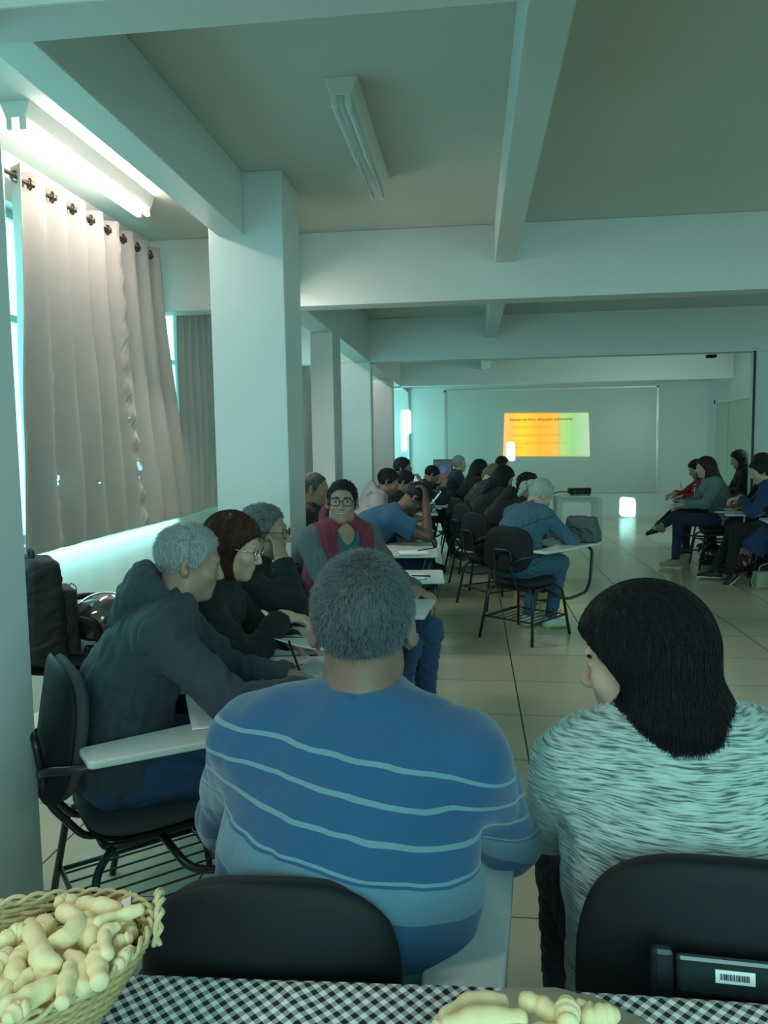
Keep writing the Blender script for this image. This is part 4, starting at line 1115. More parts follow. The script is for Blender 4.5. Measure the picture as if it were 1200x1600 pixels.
# ================================================================== FOREGROUND PEOPLE AND CHAIRS
def stripes_mat():
    m = mat('blue_striped_knit', (.03, .12, .30), .95, sheen=.3); nt = m.node_tree; b = nt.nodes['Principled BSDF']
    tc = nd(nt, 'TexCoord'); sp = nd(nt, 'SeparateXYZ'); nt.links.new(tc.outputs['Object'], sp.inputs[0])
    x, y, z = sp.outputs
    ns = nd(nt, 'TexNoise'); ns.inputs['Scale'].default_value = 9; nt.links.new(tc.outputs['Object'], ns.inputs['Vector'])
    w = fmath(nt, 'ADD', fmath(nt, 'ADD', z, fmath(nt, 'MULTIPLY', x, .17)), fmath(nt, 'MULTIPLY', fmath(nt, 'MULTIPLY', x, x), .35))
    w = fmath(nt, 'ADD', w, fmath(nt, 'MULTIPLY', fmath(nt, 'SUBTRACT', ns.outputs['Fac'], .5), .012))
    rp = nd(nt, 'ValToRGB'); rp.color_ramp.interpolation = 'CONSTANT'
    nt.links.new(fmath(nt, 'DIVIDE', fmath(nt, 'SUBTRACT', w, .5), .6), rp.inputs[0])
    B_ = (.010, .068, .165); B2 = (.009, .056, .145); G = (.14, .27, .30); G2 = (.095, .20, .255)
    E_ = rp.color_ramp.elements
    bands = STRIPES
    E_[0].position = 0; E_[0].color = (*B2, 1); E_[1].position = .999; E_[1].color = (*B_, 1)
    for lo, hi, c in bands:
        e = E_.new((lo-.5)/.6); e.color = (*(G if c else G2), 1); e = E_.new((hi-.5)/.6); e.color = (*B_, 1)
    # knitted heather
    n = nd(nt, 'TexNoise'); n.inputs['Scale'].default_value = 420; nt.links.new(tc.outputs['Object'], n.inputs['Vector'])
    col = fmix(nt, fmath(nt, 'MULTIPLY', n.outputs['Fac'], .30), rp.outputs[0], (.05, .14, .23))
    nt.links.new(col, b.inputs['Base Color'])
    bp = nd(nt, 'Bump'); bp.inputs['Strength'].default_value = .5; bp.inputs['Distance'].default_value = .0015
    nt.links.new(n.outputs['Fac'], bp.inputs['Height']); nt.links.new(bp.outputs['Normal'], b.inputs['Normal'])
    return m
STRIPES = [(.600, .640, 0), (.715, .735, 0), (.808, .860, 0), (.865, .869, 1), (.906, .913, 1), (.954, .961, 1), (1.000, 1.007, 1)]
def heather_mat():
    m = mat('pale_streaked_knit', (.4, .5, .5), .95, sheen=.3); nt = m.node_tree; b = nt.nodes['Principled BSDF']
    tc = nd(nt, 'TexCoord'); mp = nd(nt, 'Mapping'); mp.inputs['Rotation'].default_value = (0, R_(14), 0); mp.inputs['Scale'].default_value = (26, 26, 420)
    nt.links.new(tc.outputs['Object'], mp.inputs[0])
    n0 = nd(nt, 'TexNoise'); n0.inputs['Scale'].default_value = 3; nt.links.new(tc.outputs['Object'], n0.inputs['Vector'])
    ad = nd(nt, 'VectorMath', operation='MULTIPLY_ADD'); nt.links.new(n0.outputs['Color'], ad.inputs[0]); ad.inputs[1].default_value = (0, 0, 9); nt.links.new(mp.outputs[0], ad.inputs[2])
    n = nd(nt, 'TexNoise'); n.inputs['Scale'].default_value = 1; n.inputs['Detail'].default_value = 2.5; nt.links.new(ad.outputs[0], n.inputs['Vector'])
    rp = nd(nt, 'ValToRGB'); E_ = rp.color_ramp.elements
    E_[0].position = .36; E_[0].color = (.06, .10, .10, 1); E_[1].position = .60; E_[1].color = (.42, .52, .49, 1); e = E_.new(.46); e.color = (.24, .33, .315, 1)
    nt.links.new(n.outputs['Fac'], rp.inputs[0]); nt.links.new(rp.outputs[0], b.inputs['Base Color'])
    bp = nd(nt, 'Bump'); bp.inputs['Strength'].default_value = .4; bp.inputs['Distance'].default_value = .0015
    nt.links.new(n.outputs['Fac'], bp.inputs['Height']); nt.links.new(bp.outputs['Normal'], b.inputs['Normal'])
    return m
M['jeans'] = cloth_m('blue_denim', (.022, .062, .14), .9, 700, .15, .5, .35)
M['jeansd'] = cloth_m('dark_denim', (.010, .022, .05), .9, 700, .15, .5, .3)
M['denim'] = cloth_m('mid_blue_denim_jacket', (.035, .115, .17), .9, 700, .15, .5, .25)
M['navy'] = cloth_m('black_navy_cloth', (.007, .010, .016))
M['blackc'] = cloth_m('black_cloth', (.007, .009, .011))
M['charcoal'] = cloth_m('dark_slate_fleece', (.032, .050, .066), .95, 500, .35)
M['sole_w'] = mat('white_rubber_sole', (.55, .58, .55), .6); M['sole_b'] = mat('black_rubber_sole', (.01, .01, .012), .6)
M['shoe_b'] = mat('black_shoe_leather', (.010, .011, .014), .5); M['shoe_t'] = mat('tan_suede_shoe', (.30, .25, .15), .8, bump=(400, .4))
M['spec'] = mat('black_spectacle_frame', (.012, .012, .014), .25); M['specm'] = mat('silver_spectacle_frame', (.6, .6, .6), .25, metal=1)

# --- 1. man in the striped jumper, seen from behind
c1 = make_chair('black chair under the man in the blue striped jumper', (-.30, 1.225, 0), 2, M['bfabric'], backw=.185, backh=.165, back_z=.70)
p = Person('man from behind with close cropped grey hair in a blue striped jumper', (-.225, 1.215), 0, 'olive', res=.005, lean=5, lean2=12, side=4, head=(4, 4, 0), hf=.0, nk=.178, girth=1.32, sw=1.12, hs=1.04, sc=.95,
           handL=((-.10, .34, .74), (-1, -.5, -.5)), handR=((.12, .34, .74), (1, -.5, -.5)), kneeL=(-.16, .42, .52), kneeR=(.16, .42, .52))
P1_ = p
p.body(); p.eyes()
p.top(stripes_mat(), g=.016, amp=.006, wl=.12, seed=12, name='striped_jumper')
p.wear('ribbed_collar', [p.collarp(r=.068, t=.008, up=.052)], cloth_m('blue_rib_knit', (.012, .072, .19)), .001, .03)
p.trousers(M['jeans']); p.shoes(M['shoe_b'], M['sole_b'])
p.hair(HR['dgrey'], 'crop', thick=.005, seed=5, res=.005, amp=.0015)
def stubble(p, n, ln, r, m, seed=1, flow=.8):
    me = p.hair_o.data; co = np.zeros(len(me.vertices)*3); me.vertices.foreach_get('co', co); co = co.reshape(-1, 3)
    no = np.zeros(len(me.vertices)*3); me.vertices.foreach_get('normal', no); no = no.reshape(-1, 3)
    rs = np.random.RandomState(seed); i = rs.randint(0, len(co), n); a = co[i]+rs.normal(size=(n, 3))*.002; nn = no[i]
    loc = (a-p.hc)@p.H; ok = (np.linalg.norm(loc, axis=1) > .078); a, nn, loc = a[ok], nn[ok], loc[ok]
    q = loc-np.array([.012, -.045, .11]); d = np.stack([q[:, 0], q[:, 1], np.zeros(len(q))], 1); d[:, 2] = -.9*np.clip(.09-loc[:, 2], 0, .2)*8
    sw = np.stack([-q[:, 1], q[:, 0], 0*q[:, 0]], 1)*np.exp(-(q**2).sum(1)/.0012)[:, None]
    d = d/np.maximum(1e-6, np.linalg.norm(d, axis=1, keepdims=True))+sw*12; d = d@p.H.T; d += rs.normal(size=d.shape)*.25
    d -= nn*(d*nn).sum(1, keepdims=True); d /= np.linalg.norm(d, axis=1, keepdims=True)
    L = ln*rs.uniform(.6, 1.2, (len(a), 1))
    paths = np.stack([a-nn*.001, a+nn*.0022+d*L*.5*flow, a+nn*.0030+d*L*flow], 1)
    strands('hair_strands', paths, r, m, p.hair_o)
stubble(p, 15000, .011, .00045, mat('mixed_grey_hair_strands', (.12, .145, .16), .45, var=(300, .75)), 3)

# --- 2. woman in the pale streaked cardigan
c2 = make_chair('black chair with a label holder on its back under the woman in the pale cardigan', (.385, 1.305, 0), -4, M['bfabric'], backw=.215, backh=.19, back_z=.69)
p = Person('woman with straight black shoulder length hair in a pale streaked cardigan, looking left', (.37, 1.31), 4, 'light', res=.005, lean=6, lean2=14, side=-5, head=(64, 14, 0), hf=.02, girth=1.18, sw=1.08, sc=.875, seat=.45, hs=1.01, female=True, ears=False,
           handL=((-.06, .36, .74), (-1, -.8, -.5)), handR=((.14, .34, .74), (1, -.5, -.5)), kneeL=(-.13, .42, .52))
p.body(); p.eyes(); p.brows(HR['black'])
p.top(heather_mat(), g=.020, amp=.006, wl=.11, seed=22, name='cardigan', hem=1)
p.trousers(M['navy']); p.shoes(M['shoe_b'], M['sole_b'])
p.hair(HR['black'], 'long', thick=.022, seed=6, res=.005, length=.265, shape=1.5, face=(.128, .066), flat=(1.1, 1.15))
def long_strands(p, n, K, step, r, m, seed=1, lift=.004, top=.03):
    rs = np.random.RandomState(seed)
    def F(P):
        d = np.full(P.shape[:-1], 1e3)
        for q in p.hairprims: d = comb(d, q.f(P), q.k, q.op)
        return d
    def G(P):
        e = 1e-3; return np.stack([F(P+np.eye(3)[i]*e)-F(P-np.eye(3)[i]*e) for i in range(3)], -1)/(2*e)
    d = rs.normal(size=(n*4, 3)); d /= np.linalg.norm(d, axis=1, keepdims=True); P = p.hc+p.H@np.array([0, -.01, .03])+d*.11
    for _ in range(4): g = G(P); P = P-g*(F(P)-.001)[:, None]
    loc = (P-p.hc)@p.H; ok = (np.abs(F(P)) < .004) & (loc[:, 2] > top-.02-.06*rs.rand(len(P))) & (loc[:, 2] > hl_w(loc[:, 1])+.006); P = P[ok][:n]
    nP = len(P); path = [P]; lf = lift*rs.uniform(.2, 1.3, nP); ln = rs.uniform(.74, 1.14, nP); wv = rs.normal(size=(nP, 3))*.16
    hd = -unit(p.H[:, 1])
    for k in range(K-1):
        g = G(P); g /= np.maximum(1e-6, np.linalg.norm(g, axis=1, keepdims=True))
        loc = (P-p.hc)@p.H
        t = np.array([0, 0, -1.])+wv*(.6+.5*math.sin(k*.5))+hd*np.clip(loc[:, 2:3]-.02, 0, .1)*6
        t = t-g*(t*g).sum(1, keepdims=True); t /= np.maximum(1e-6, np.linalg.norm(t, axis=1, keepdims=True))
        P = P+t*step*ln[:, None]; v = F(P); P = P-g*np.clip(v-lf*(k/K+.15), -.02, .02)[:, None]*np.where(P[:, 2:3] < p.hc[2]-.19, 0, 1); path.append(P)
    strands('hair_strands', np.stack(path, 1), r, m, p.hair_o)
long_strands(p, 5200, 28, .0155, .00055, HR['black'], 4, lift=.008)
# label holder on the chair back
lb = MB(); lb.box(-.075, .095, -.012, 0, -.026, .026)
M['clear'] = mat('smoky_clear_plastic', (.02, .035, .035), .15, spec=.8)
holder = lb.build('label_holder', M['clear'], c2, bevel=.006); holder.location = (-.019, -.298, .760); holder.rotation_euler = (R_(-9), 0, 0)
cp = MB().box(-.015, .015, -.02, 0, -.034, .034).build('holder_clip', M['frame'], c2, bevel=.008); cp.location = (-.112, -.298, .762); cp.rotation_euler = (R_(-9), 0, 0)
lab_ = MB(); lab_.box(-.025, .025, -.0005, .0005, -.0085, .0085)
lo = lab_.build('paper_label', M['paper'], holder); lo.location = (0, -.0132, .004)
bc = MB(); rr = random.Random(3); x = -.019
while x < .018:
    w_ = rr.choice((.0006, .0012, .0018)); bc.box(x, x+w_, -.0012, -.0006, -.004, .004); x += w_+rr.choice((.0008, .0015))
bc.build('barcode_lines', M['ink'], lo)

# --- 3. grey haired man in a dark hoodie writing
c3 = make_chair('dark grey chair with a long pale tablet under the grey haired man in the hoodie', (-.985, 2.125, 0), -50, M['fabric'], backw=.195, backh=.19, back_z=.705, back_y=-.25)
p = Person('grey haired man in a dark slate hoodie leaning over his papers, pen in hand', (-1.0, 2.13), -62, 'tan', res=.006, lean=14, lean2=20, side=0, twist=-8, head=(-8, 14, 0), hf=.01, girth=1.12, sw=1.0, hs=.96, sc=.985,
           handR=((.235, .465, .765), (1, -.2, -.9)), handL=((.02, .47, .735), (-1, -.2, -.9)), hdirR=(-.5, .9, -.25), hdirL=(.6, .8, -.1), curlR=.9, pel=(0, -.08), kneeR=(.14, .36, .52), footR=(.10, .30, .09))
P3_ = p
p.body(); p.eyes(); p.brows(HR['grey'])
p.top(M['charcoal'], g=.016, amp=.008, wl=.10, seed=31, name='hoodie', collar=False); p.hood(M['charcoal'], 1.05)
p.trousers(M['jeans']); p.shoes(M['shoe_b'], M['sole_b']); p.hair(HR['grey'], 'short', thick=.006, seed=7, res=.005, amp=.003)
stubble(p, 7000, .014, .0005, mat('silver_hair_strands', (.36, .38, .38), .45, var=(300, .4)), 5)

# --- 4. woman with auburn hair and glasses
c4 = make_chair('black chair under the woman with glasses in the black jacket', (-1.02, 2.66, 0), -84, M['bfabric'])
p = Person('woman with auburn hair and silver glasses in a black jacket reaching for a sheet', (-1.06, 2.64), -84, 'light', res=.005, lean=15, lean2=16, head=(-4, 16, 0), hf=.03, female=True, ears=False, sc=.95, girth=.98,
           handR=((.05, .37, .87), (1, -.2, -.8)), handL=((-.10, .40, .735), (-1, -.3, -.6)), hdirR=(.0, .95, -.10), curlR=.8)
P4_ = p
p.body(); p.eyes(); p.glasses(M['specm']); p.top(M['blackc'], g=.016, amp=.006, seed=41, name='jacket'); p.trousers(M['navy']); p.shoes(M['shoe_b'], M['sole_b'])
p.hair(HR['auburn'], 'long', drape=True, thick=.014, seed=8, res=.006, length=.25, shape=.9)
long_strands(p, 900, 22, .0165, .0007, HR['auburn'], 6)

# --- 5. man resting his cheek on his hand
c5 = make_chair('black chair under the man resting his cheek on his hand', (-.98, 3.10, 0), -80, M['bfabric'])
p = Person('man with greying hair and glasses in a black jumper resting his cheek on his hand', (-1.06, 3.12), -84, 'tan', res=.006, lean=12, lean2=22, head=(-6, 4, 0), hf=.02, girth=1.1, sc=.95,
           handR=((.10, .26, 1.02), (.5, .5, -1)), handL=((-.12, .34, .735), (-1, -.3, -.6)), hdirR=(-.35, -.25, .9), palmR=(-.5, -.8, 0), curlR=.9)
p.body(); p.eyes(); p.glasses(M['spec']); p.top(M['blackc'], g=.016, amp=.006, seed=51, name='jumper'); p.trousers(M['navy']); p.shoes(M['shoe_b'], M['sole_b']); p.hair(HR['salt'], 'short', thick=.008, seed=9, amp=.004)
stubble(p, 4000, .014, .0006, mat('dark_grey_hair_strands', (.10, .11, .11), .45, var=(300, .6)), 6)

# --- 6. man facing the camera
c6 = make_chair('black chair under the man in the maroon and grey hooded top', (-.70, 3.80, 0), -95, M['bfabric'])
p = Person('man with black glasses in a maroon and grey zip top, facing the camera', (-.66, 3.80), -105, 'tan', res=.0045, seat=.475, hs=.94, sw=.90, sc=.98, lean=2, lean2=6, twist=-38, head=(-68, -2, -3), hf=.02, mouth='open',
           handR=((.20, .26, .70), (1, -.6, -.5)), handL=((-.14, .34, .73), (-1, -.4, -.6)), kneeL=(-.02, .45, .56), footL=(.02, .43, .10), kneeR=(.16, .40, .52), footR=(.14, .30, .09))
P6_ = p
p.body(); p.eyes(); p.brows(HR['black'], .004); p.glasses(M['spec'], wr=.0020, square=True)
tl = MB(); 
tl.tube([p.hl2w((-.014, .0865, -.0555)), p.hl2w((0, .0895, -.0555)), p.hl2w((.014, .0865, -.0555))], .0022, 6); tl.build('teeth', M['teeth'], p.t, smooth=True)
tee = cloth_m('teal_tshirt_cloth', (.035, .095, .125))
p.top(tee, g=.008, amp=.002, seed=61, name='t_shirt', short=.5, collar=False, extra=[cone(p.nb+p.f*.05+p.hn*.02, p.nb+p.f*.135-p.s2*.055, .056, .020, .008, op='s')])
maroon = cloth_m('maroon_fleece', (.17, .022, .045), .95, 500, .4); greyc = cloth_m('grey_marl_fleece', (.085, .095, .10), .95, 500, .4)
def in_arm(p):
    A = [(p.sh[sd], p.arm[sd][0], p.arm[sd][1]) for sd in (-1, 1)]
    def f(c):
        out = np.zeros(len(c), int)
        for a, e, w in A:
            da = np.minimum(cone(a, e, .0, .0).f(c), cone(e, w, 0, 0).f(c)); u = unit(a-p.nb)
            out[((c-(a-p.s2*.02))@unit(p.r*np.sign((a-p.nb)@p.r)) > -.004) & (da < .10)] = 1
            out[cone(e, w, 0, 0).f(c) < .075] = 1
        return out
    return f
frt = unit(p.f*1.0+p.s2*.1)
vcut = [cone(p.nb+frt*.10-p.s2*.02, p.mid-p.s2*.12+frt*.16, .062, .056, .01, op='s')]
p.top([maroon, greyc], g=.022, amp=.006, seed=62, name='zip_top', collar=False, extra=vcut, matf=in_arm(p)); p.hood(maroon, 1.0)
lt = MB()
txt = text_obj('shirt_lettering', 'ALICE', .05, (0, 0, 0), (0, 0, 0), mat('faded_shirt_print', (.30, .40, .42), .8), p.t, 'CENTER')
n_ = Vector(p.f); rgt = Vector(-p.r); upv = Vector(p.s2)
pos_ = Vector(p.mid)+upv*.055+n_*.150
txt.matrix_local = Matrix(((rgt.x, upv.x, n_.x, pos_.x), (rgt.y, upv.y, n_.y, pos_.y), (rgt.z, upv.z, n_.z, pos_.z), (0, 0, 0, 1)))
p.trousers(M['jeans']); p.shoes(M['shoe_b'], M['sole_b']); p.hair(HR['black'], 'short', thick=.005, seed=10, amp=.004)
stubble(p, 3500, .012, .0007, HR['black'], 8)

# papers, pens
def sheet(label, loc, rz, w=.21, h=.297, bands=((.02, .27, .19, .285),), lift=0, seed=0, tiltx=0, tilty=0):
    rs = random.Random(seed); t = thing('printed_sheet', label, 'sheet of paper', loc, rz); t.rotation_euler = (R_(tiltx), R_(tilty), R_(rz))
    fn = lambda u, v: ((u-.5)*w, (v-.5)*h, .0015+lift*(v**2)+.0012*math.sin(7*u+5*v+seed))
    MB().grid(fn, 12, 16).build('page', M['paper'], t, smooth=True, solid=.0004)
    k = MB()
    for a, b, c_, d in bands:
        k.grid(lambda u, v: (a+(c_-a)*u-w/2, b+(d-b)*v-h/2, .0024+lift*(((b+(d-b)*v)/h)**2)+.0012*math.sin(7*(a+(c_-a)*u)/w+5*(b+(d-b)*v)/h+seed)), 8, 3)
    k.build('dark_band', M['ink'], t)
    l = MB(); y = bands[0][1]-.02
    while y > .02:
        x2 = w-.02-rs.random()*.05
        l.grid(lambda u, v: (.02+(x2-.02)*u-w/2, y+.0022*v-h/2, .0024+lift*(((y)/h)**2)+.0012*math.sin(7*(.02+(x2-.02)*u)/w+5*y/h+seed)), 8, 2); y -= .011
    l.build('text_lines', mat('faint_print', (.45, .48, .48), .8), t); t.children[-1]['kind'] = 'stuff'
    return t
def pen(label, loc, rx, rz, m=None, L=.14):
    t = thing('pen', label, 'pen', loc); t.rotation_euler = (R_(rx), 0, R_(rz))
    MB().tube([(0, 0, .012), (0, 0, L)], .004, 10).build('barrel', m or M['shell'], t, smooth=True)
    MB().tube([(0, 0, 0), (0, 0, .012)], [.0006, .0035], 8).build('tip', M['steel'], t, smooth=True)
    return t
sheet('printed sheet with a dark heading hanging over the tablet before the hooded man', (-.735, 2.12, .708), 25, lift=.012, seed=2)
sheet('printed sheet under the forearm of the hooded man', (-.575, 2.24, .712), 38, seed=3)
sheet('printed sheet being lifted by the woman in the black jacket', (-.545, 2.53, .775), 60, lift=.05, seed=4, tiltx=-8, tilty=14)
sheet('blank looking sheet on the tablet right of the lifted one', (-.50, 2.52, .709), 60, seed=5, bands=((.03, .26, .1, .268),))
# ================================================================== PEOPLE FURTHER BACK
def quick(label, loc, rz, skin, topm, legm, hairm_, style='short', res=.009, shoes=None, hoodm=None, faces=True, short=None, gl=None, thick=.008, length=.25, hname='hair', chair='black chair', fab=None, amp=.006, sole=None, curl_amp=None, hem=None, tname='shirt', chairloc=None, **kw):
    if chair:
        cl = chairloc or loc
        make_chair(chair, (cl[0], cl[1], 0), rz if len(cl) < 3 else cl[2], fab or M['bfabric'])
    p = Person(label, loc, rz, skin, res=res, **kw)
    p.body()
    if faces and res < .007: p.eyes()
    p.top(topm, g=.015, amp=amp, seed=hash(label) % 1 + len(label), short=short, collar=not hoodm, name=tname)
    if hoodm: p.hood(hoodm)
    p.trousers(legm); p.shoes(shoes or M['shoe_b'], sole or M['sole_b'])
    if style: p.hair(hairm_, style, thick=thick, seed=len(label), res=min(res, .008), length=length, name=hname, amp=curl_amp or .007, drape=True)
    if gl: p.glasses(gl)
    return p
def seamed(name, c):
    m = cloth_m(name, c, .9, 700, .15, .5, .3); nt = m.node_tree; b = nt.nodes['Principled BSDF']; src = b.inputs['Base Color'].links[0].from_socket
    tc = nd(nt, 'TexCoord'); sp = nd(nt, 'SeparateXYZ'); nt.links.new(tc.outputs['Object'], sp.inputs[0])
    def line(v, c_, w): return fmath(nt, 'LESS_THAN', fmath(nt, 'ABSOLUTE', fmath(nt, 'SUBTRACT', v, c_)), w)
    ax = fmath(nt, 'ABSOLUTE', sp.outputs[0])
    z2 = fmath(nt, 'SUBTRACT', sp.outputs[2], fmath(nt, 'MULTIPLY', sp.outputs[1], .35))
    l = fmath(nt, 'MAXIMUM', line(z2, .885, .005), line(z2, .60, .006)); l = fmath(nt, 'MAXIMUM', l, line(z2, .56, .004))
    v1 = fmath(nt, 'MULTIPLY', line(fmath(nt, 'ADD', ax, fmath(nt, 'MULTIPLY', z2, -.12)), .0, .004), fmath(nt, 'LESS_THAN', z2, .885)); l = fmath(nt, 'MAXIMUM', l, v1)
    nt.links.new(fmix(nt, fmath(nt, 'MULTIPLY', l, .75), src, tuple(x*.35 for x in c)), b.inputs['Base Color'])
    return m
M['denim_j'] = seamed('denim_jacket_with_seams', (.04, .125, .185))
M['tee'] = cloth_m('blue_tshirt_cloth', (.018, .085, .17)); M['lgrey'] = cloth_m('light_grey_fleece', (.42, .40, .42), .95, 500, .4)
M['gsweat'] = cloth_m('grey_teal_sweater', (.13, .18, .18), .95, 500, .4); M['red'] = cloth_m('red_knit', (.28, .012, .014)); M['brownc'] = cloth_m('brown_black_puffer', (.022, .018, .018), .6)
M['darkblue'] = cloth_m('dark_blue_cloth', (.008, .02, .045)); M['scarf'] = cloth_m('grey_green_headscarf', (.32, .40, .36)); M['tancap'] = cloth_m('tan_cap_cloth', (.17, .12, .07))
# left row, facing the aisle
quick('man with a shaved head in a black top, half hidden by the big pillar', (-1.16, 5.12), -88, 'brown', M['blackc'], M['navy'], HR['dgrey'], 'short', thick=.003, res=.008, lean=6, lean2=10, head=(0, 6, 0), chair='black chair half hidden behind the big pillar')
q = quick('man in a blue t-shirt bowed over his desk with a hand to his brow', (-.84, 5.95), -84, 'dark', M['tee'], M['jeansd'], HR['black'], 'short', thick=.004, res=.008, short=.62, lean=18, lean2=44, head=(0, 52, 0), hf=.05, girth=1.22, sc=1.06, sw=1.05, hs=1.04,
      handR=((.13, .47, 1.03), (.25, .5, -1)), hdirR=(-.25, -.1, 1), palmR=(-.3, -1, 0), curlR=.7, handL=((-.15, .42, .74), (-1, -.3, -.5)), kneeR=(.13, .44, .53), footR=(.12, .28, .09), footL=(-.12, .26, .09), chair='chair with a grey tablet under the man in the blue t-shirt')
quick('man in a light grey hoodie looking down, beyond the blue t-shirt', (-1.0, 7.0), -84, 'brown', M['lgrey'], M['navy'], HR['black'], 'short', lean=14, lean2=20, head=(0, 26, 0), hf=.03, hoodm=M['lgrey'], chair='chair under the man in the light grey hoodie', thick=.010)
quick('dark haired person bent low between the grey hoodie and the bearded man', (-.98, 7.75), -86, 'brown', M['blackc'], M['navy'], HR['black'], 'short', lean=22, lean2=22, head=(0, 30, 0), res=.010, chair='chair under the bent dark haired person in the left row')
q = quick('bearded man with glasses resting a hand on his face, sitting tallest in the left row', (-.93, 8.75), -84, 'tan', M['blackc'], M['navy'], HR['black'], 'short', res=.008, lean=10, lean2=10, head=(-8, 12, 0), gl=M['spec'], sc=1.06, thick=.012,
      handR=((.10, .34, 1.02), (.4, .6, -1)), hdirR=(-.3, -.3, .9), palmR=(-.4, -.9, 0), chair='chair under the bearded man in the left row')
bd_ = sdf_obj('beard', [ell(q.hl2w((0, .052, -.082)), V(.050, .040, .036), q.H, .01), ell(q.hl2w((0, .088, -.058)), V(.028, .012, .012), q.H, .01)], .006, HR['black'], q.t)
quick('dark haired person bowed at the far end of the left row, leg stretched out', (-.82, 9.75), -78, 'brown', M['blackc'], M['navy'], HR['black'], 'short', lean=24, lean2=22, head=(0, 35, 0), res=.010, chair='furthest chair of the left row',
      handR=((.08, .44, .92), (.6, .3, -1)), hdirR=(-.3, .2, .8), kneeR=(.14, .52, .55), footR=(.18, .86, .18), fdR=(.1, .9, .35), kneeL=(-.08, .46, .56), footL=(-.06, .58, .09))
# empty chairs with papers between
make_chair('empty chair right of the man in maroon, notebook on its tablet', (-.70, 4.62, 0), -86, M['bfabric'])
make_chair('empty chair behind the notebook chair, pen on its tablet', (-.78, 5.62, 0), -86, M['bfabric'])
def notebook(label, loc, rz, w=.15, h=.21, t_=.012, cover=None):
    t = thing('notebook', label, 'notebook', loc, rz)
    MB().box(-w/2, w/2, -h/2, h/2, 0, .0015).build('cover', cover or M['shell'], t)
    MB().box(-w/2+.002, w/2-.002, -h/2+.002, h/2-.002, .0015, t_).build('pages', M['paper'], t, bevel=.001)
    return t
notebook('open white notebook on the tablet nearest the aisle', (-.385, 4.36, .707), -84); 
pen('dark pen lying on the nearest white notebook', (-.36, 4.33, .725), 86, 60)
notebook('white booklet on the second tablet beyond the man in maroon', (-.42, 5.34, .707), -80)
pen('black pen lying across the booklet on the second tablet', (-.40, 5.36, .725), 86, 120)
notebook('small pale booklet on the tablet beneath the bowed man', (-.39, 6.04, .707), -70, .10, .13, .006)
sheet('sheet of paper on the tablet of the man in the grey hoodie', (-.50, 6.78, .709), -80, seed=9)
sheet('white sheet held up by the bearded man', (-.45, 8.55, .80), -84, seed=10, lift=.1, tiltx=24)
sheet('stack sheet on the tablet at the end of the left row', (-.45, 9.5, .709), -80, seed=11)
bottle('clear bottle on a tablet in the left row by the bearded man', (-.44, 8.49, .707), .16, .028)

# centre row, seen from behind
DC = (.395, 5.83)
q = quick('person in a denim jacket and grey green headscarf writing, seen from behind', (.345, 5.86), -40, 'light', M['denim_j'], M['denim'], M['scarf'], 'bun', res=.0075, thick=.014, lean=18, lean2=26, head=(-26, 36, 0), hf=.03, sc=.94, girth=1.12, female=True, hname='headscarf', tname='denim_jacket', amp=.008,
      handR=((.14, .42, .74), (1, -.3, -.5)), handL=((-.02, .44, .74), (-1, -.3, -.5)), kneeL=(-.11, .40, .52), kneeR=(.10, .42, .52), footL=(-.09, .26, .09), footR=(.07, .34, .09), fdR=(.5, .9, 0),
      shoes=cloth_m('white_trainer_mesh', (.50, .60, .52), .7), sole=mat('neon_green_sole', (.25, .55, .12), .6), chair='black tablet chair in the middle of the aisle under the denim jacket', chairloc=(DC[0], DC[1], -37))
sdf_obj('scarf_knot', [ell(q.hl2w((-.078, -.118, .0)), V(.042, .040, .048), q.H, .01), ell(q.hl2w((-.085, -.115, -.06)), V(.022, .02, .04), q.H, .02)], .006, M['scarf'], q.t, wob(4, .005, .03), .005)
hb = thing('handbag', 'dark grey green soft handbag standing on the tablet beside the denim jacket', 'bag', (.845, 6.0, .708), -25)
def soft_box(name, w, d, h, m, parent, k=.02, res=.007, off=(0, 0, 0), amp=.005, taper=.85, seed=3):
    def f(P):
        q = P-np.array(off); s_ = 1-(1-taper)*np.clip(q[..., 2]/h, 0, 1)
        x = np.abs(q[..., 0])/s_-w/2+k; y = np.abs(q[..., 1])/s_-d/2+k; z = np.abs(q[..., 2]-h/2)-h/2+k
        return np.sqrt(np.maximum(x, 0)**2+np.maximum(y, 0)**2+np.maximum(z, 0)**2)+np.minimum(np.maximum(np.maximum(x, y), z), 0)-k
    return sdf_obj(name, [cust(f, np.array(off)+[0, 0, h/2], math.sqrt(w*w+d*d+h*h)/2+.01, .01)], res, m, parent, wob(seed, amp, .09), amp)
M['bagc'] = mat('grey_green_nylon', (.07, .095, .095), .6, bump=(300, .3)); 
soft_box('bag_body', .30, .15, .20, M['bagc'], hb, taper=.72, amp=.008)
MB().tube([(-.09, -.07, .10), (-.05, -.085, .13), (0, -.088, .10), (.06, -.085, .12), (.10, -.075, .07)], .003, 6, smooth=.02).build('zip', M['frame'], hb, smooth=True)
for x in (-.04, .03): MB().box(x-.006, x+.006, -.085, -.074, .10, .112).build('stud', M['steel'], hb, bevel=.002)
q = quick('curly haired person in a black hoodie bowed over the desk', (.20, 6.98), -55, 'tan', M['blackc'], M['navy'], HR['black'], 'curly', thick=.026, lean=27, lean2=24, head=(-10, 40, 0), hf=.05, girth=1.1, hoodm=M['blackc'], chair='chair under the curly haired person in the black hoodie', shoes=M['shoe_t'])
pt = sdf_obj('red_patch', [ell(q.sh[1]+(q.arm[1][0]-q.sh[1])*.55, V(.062, .062, .04))], .007, M['red'], q.t)
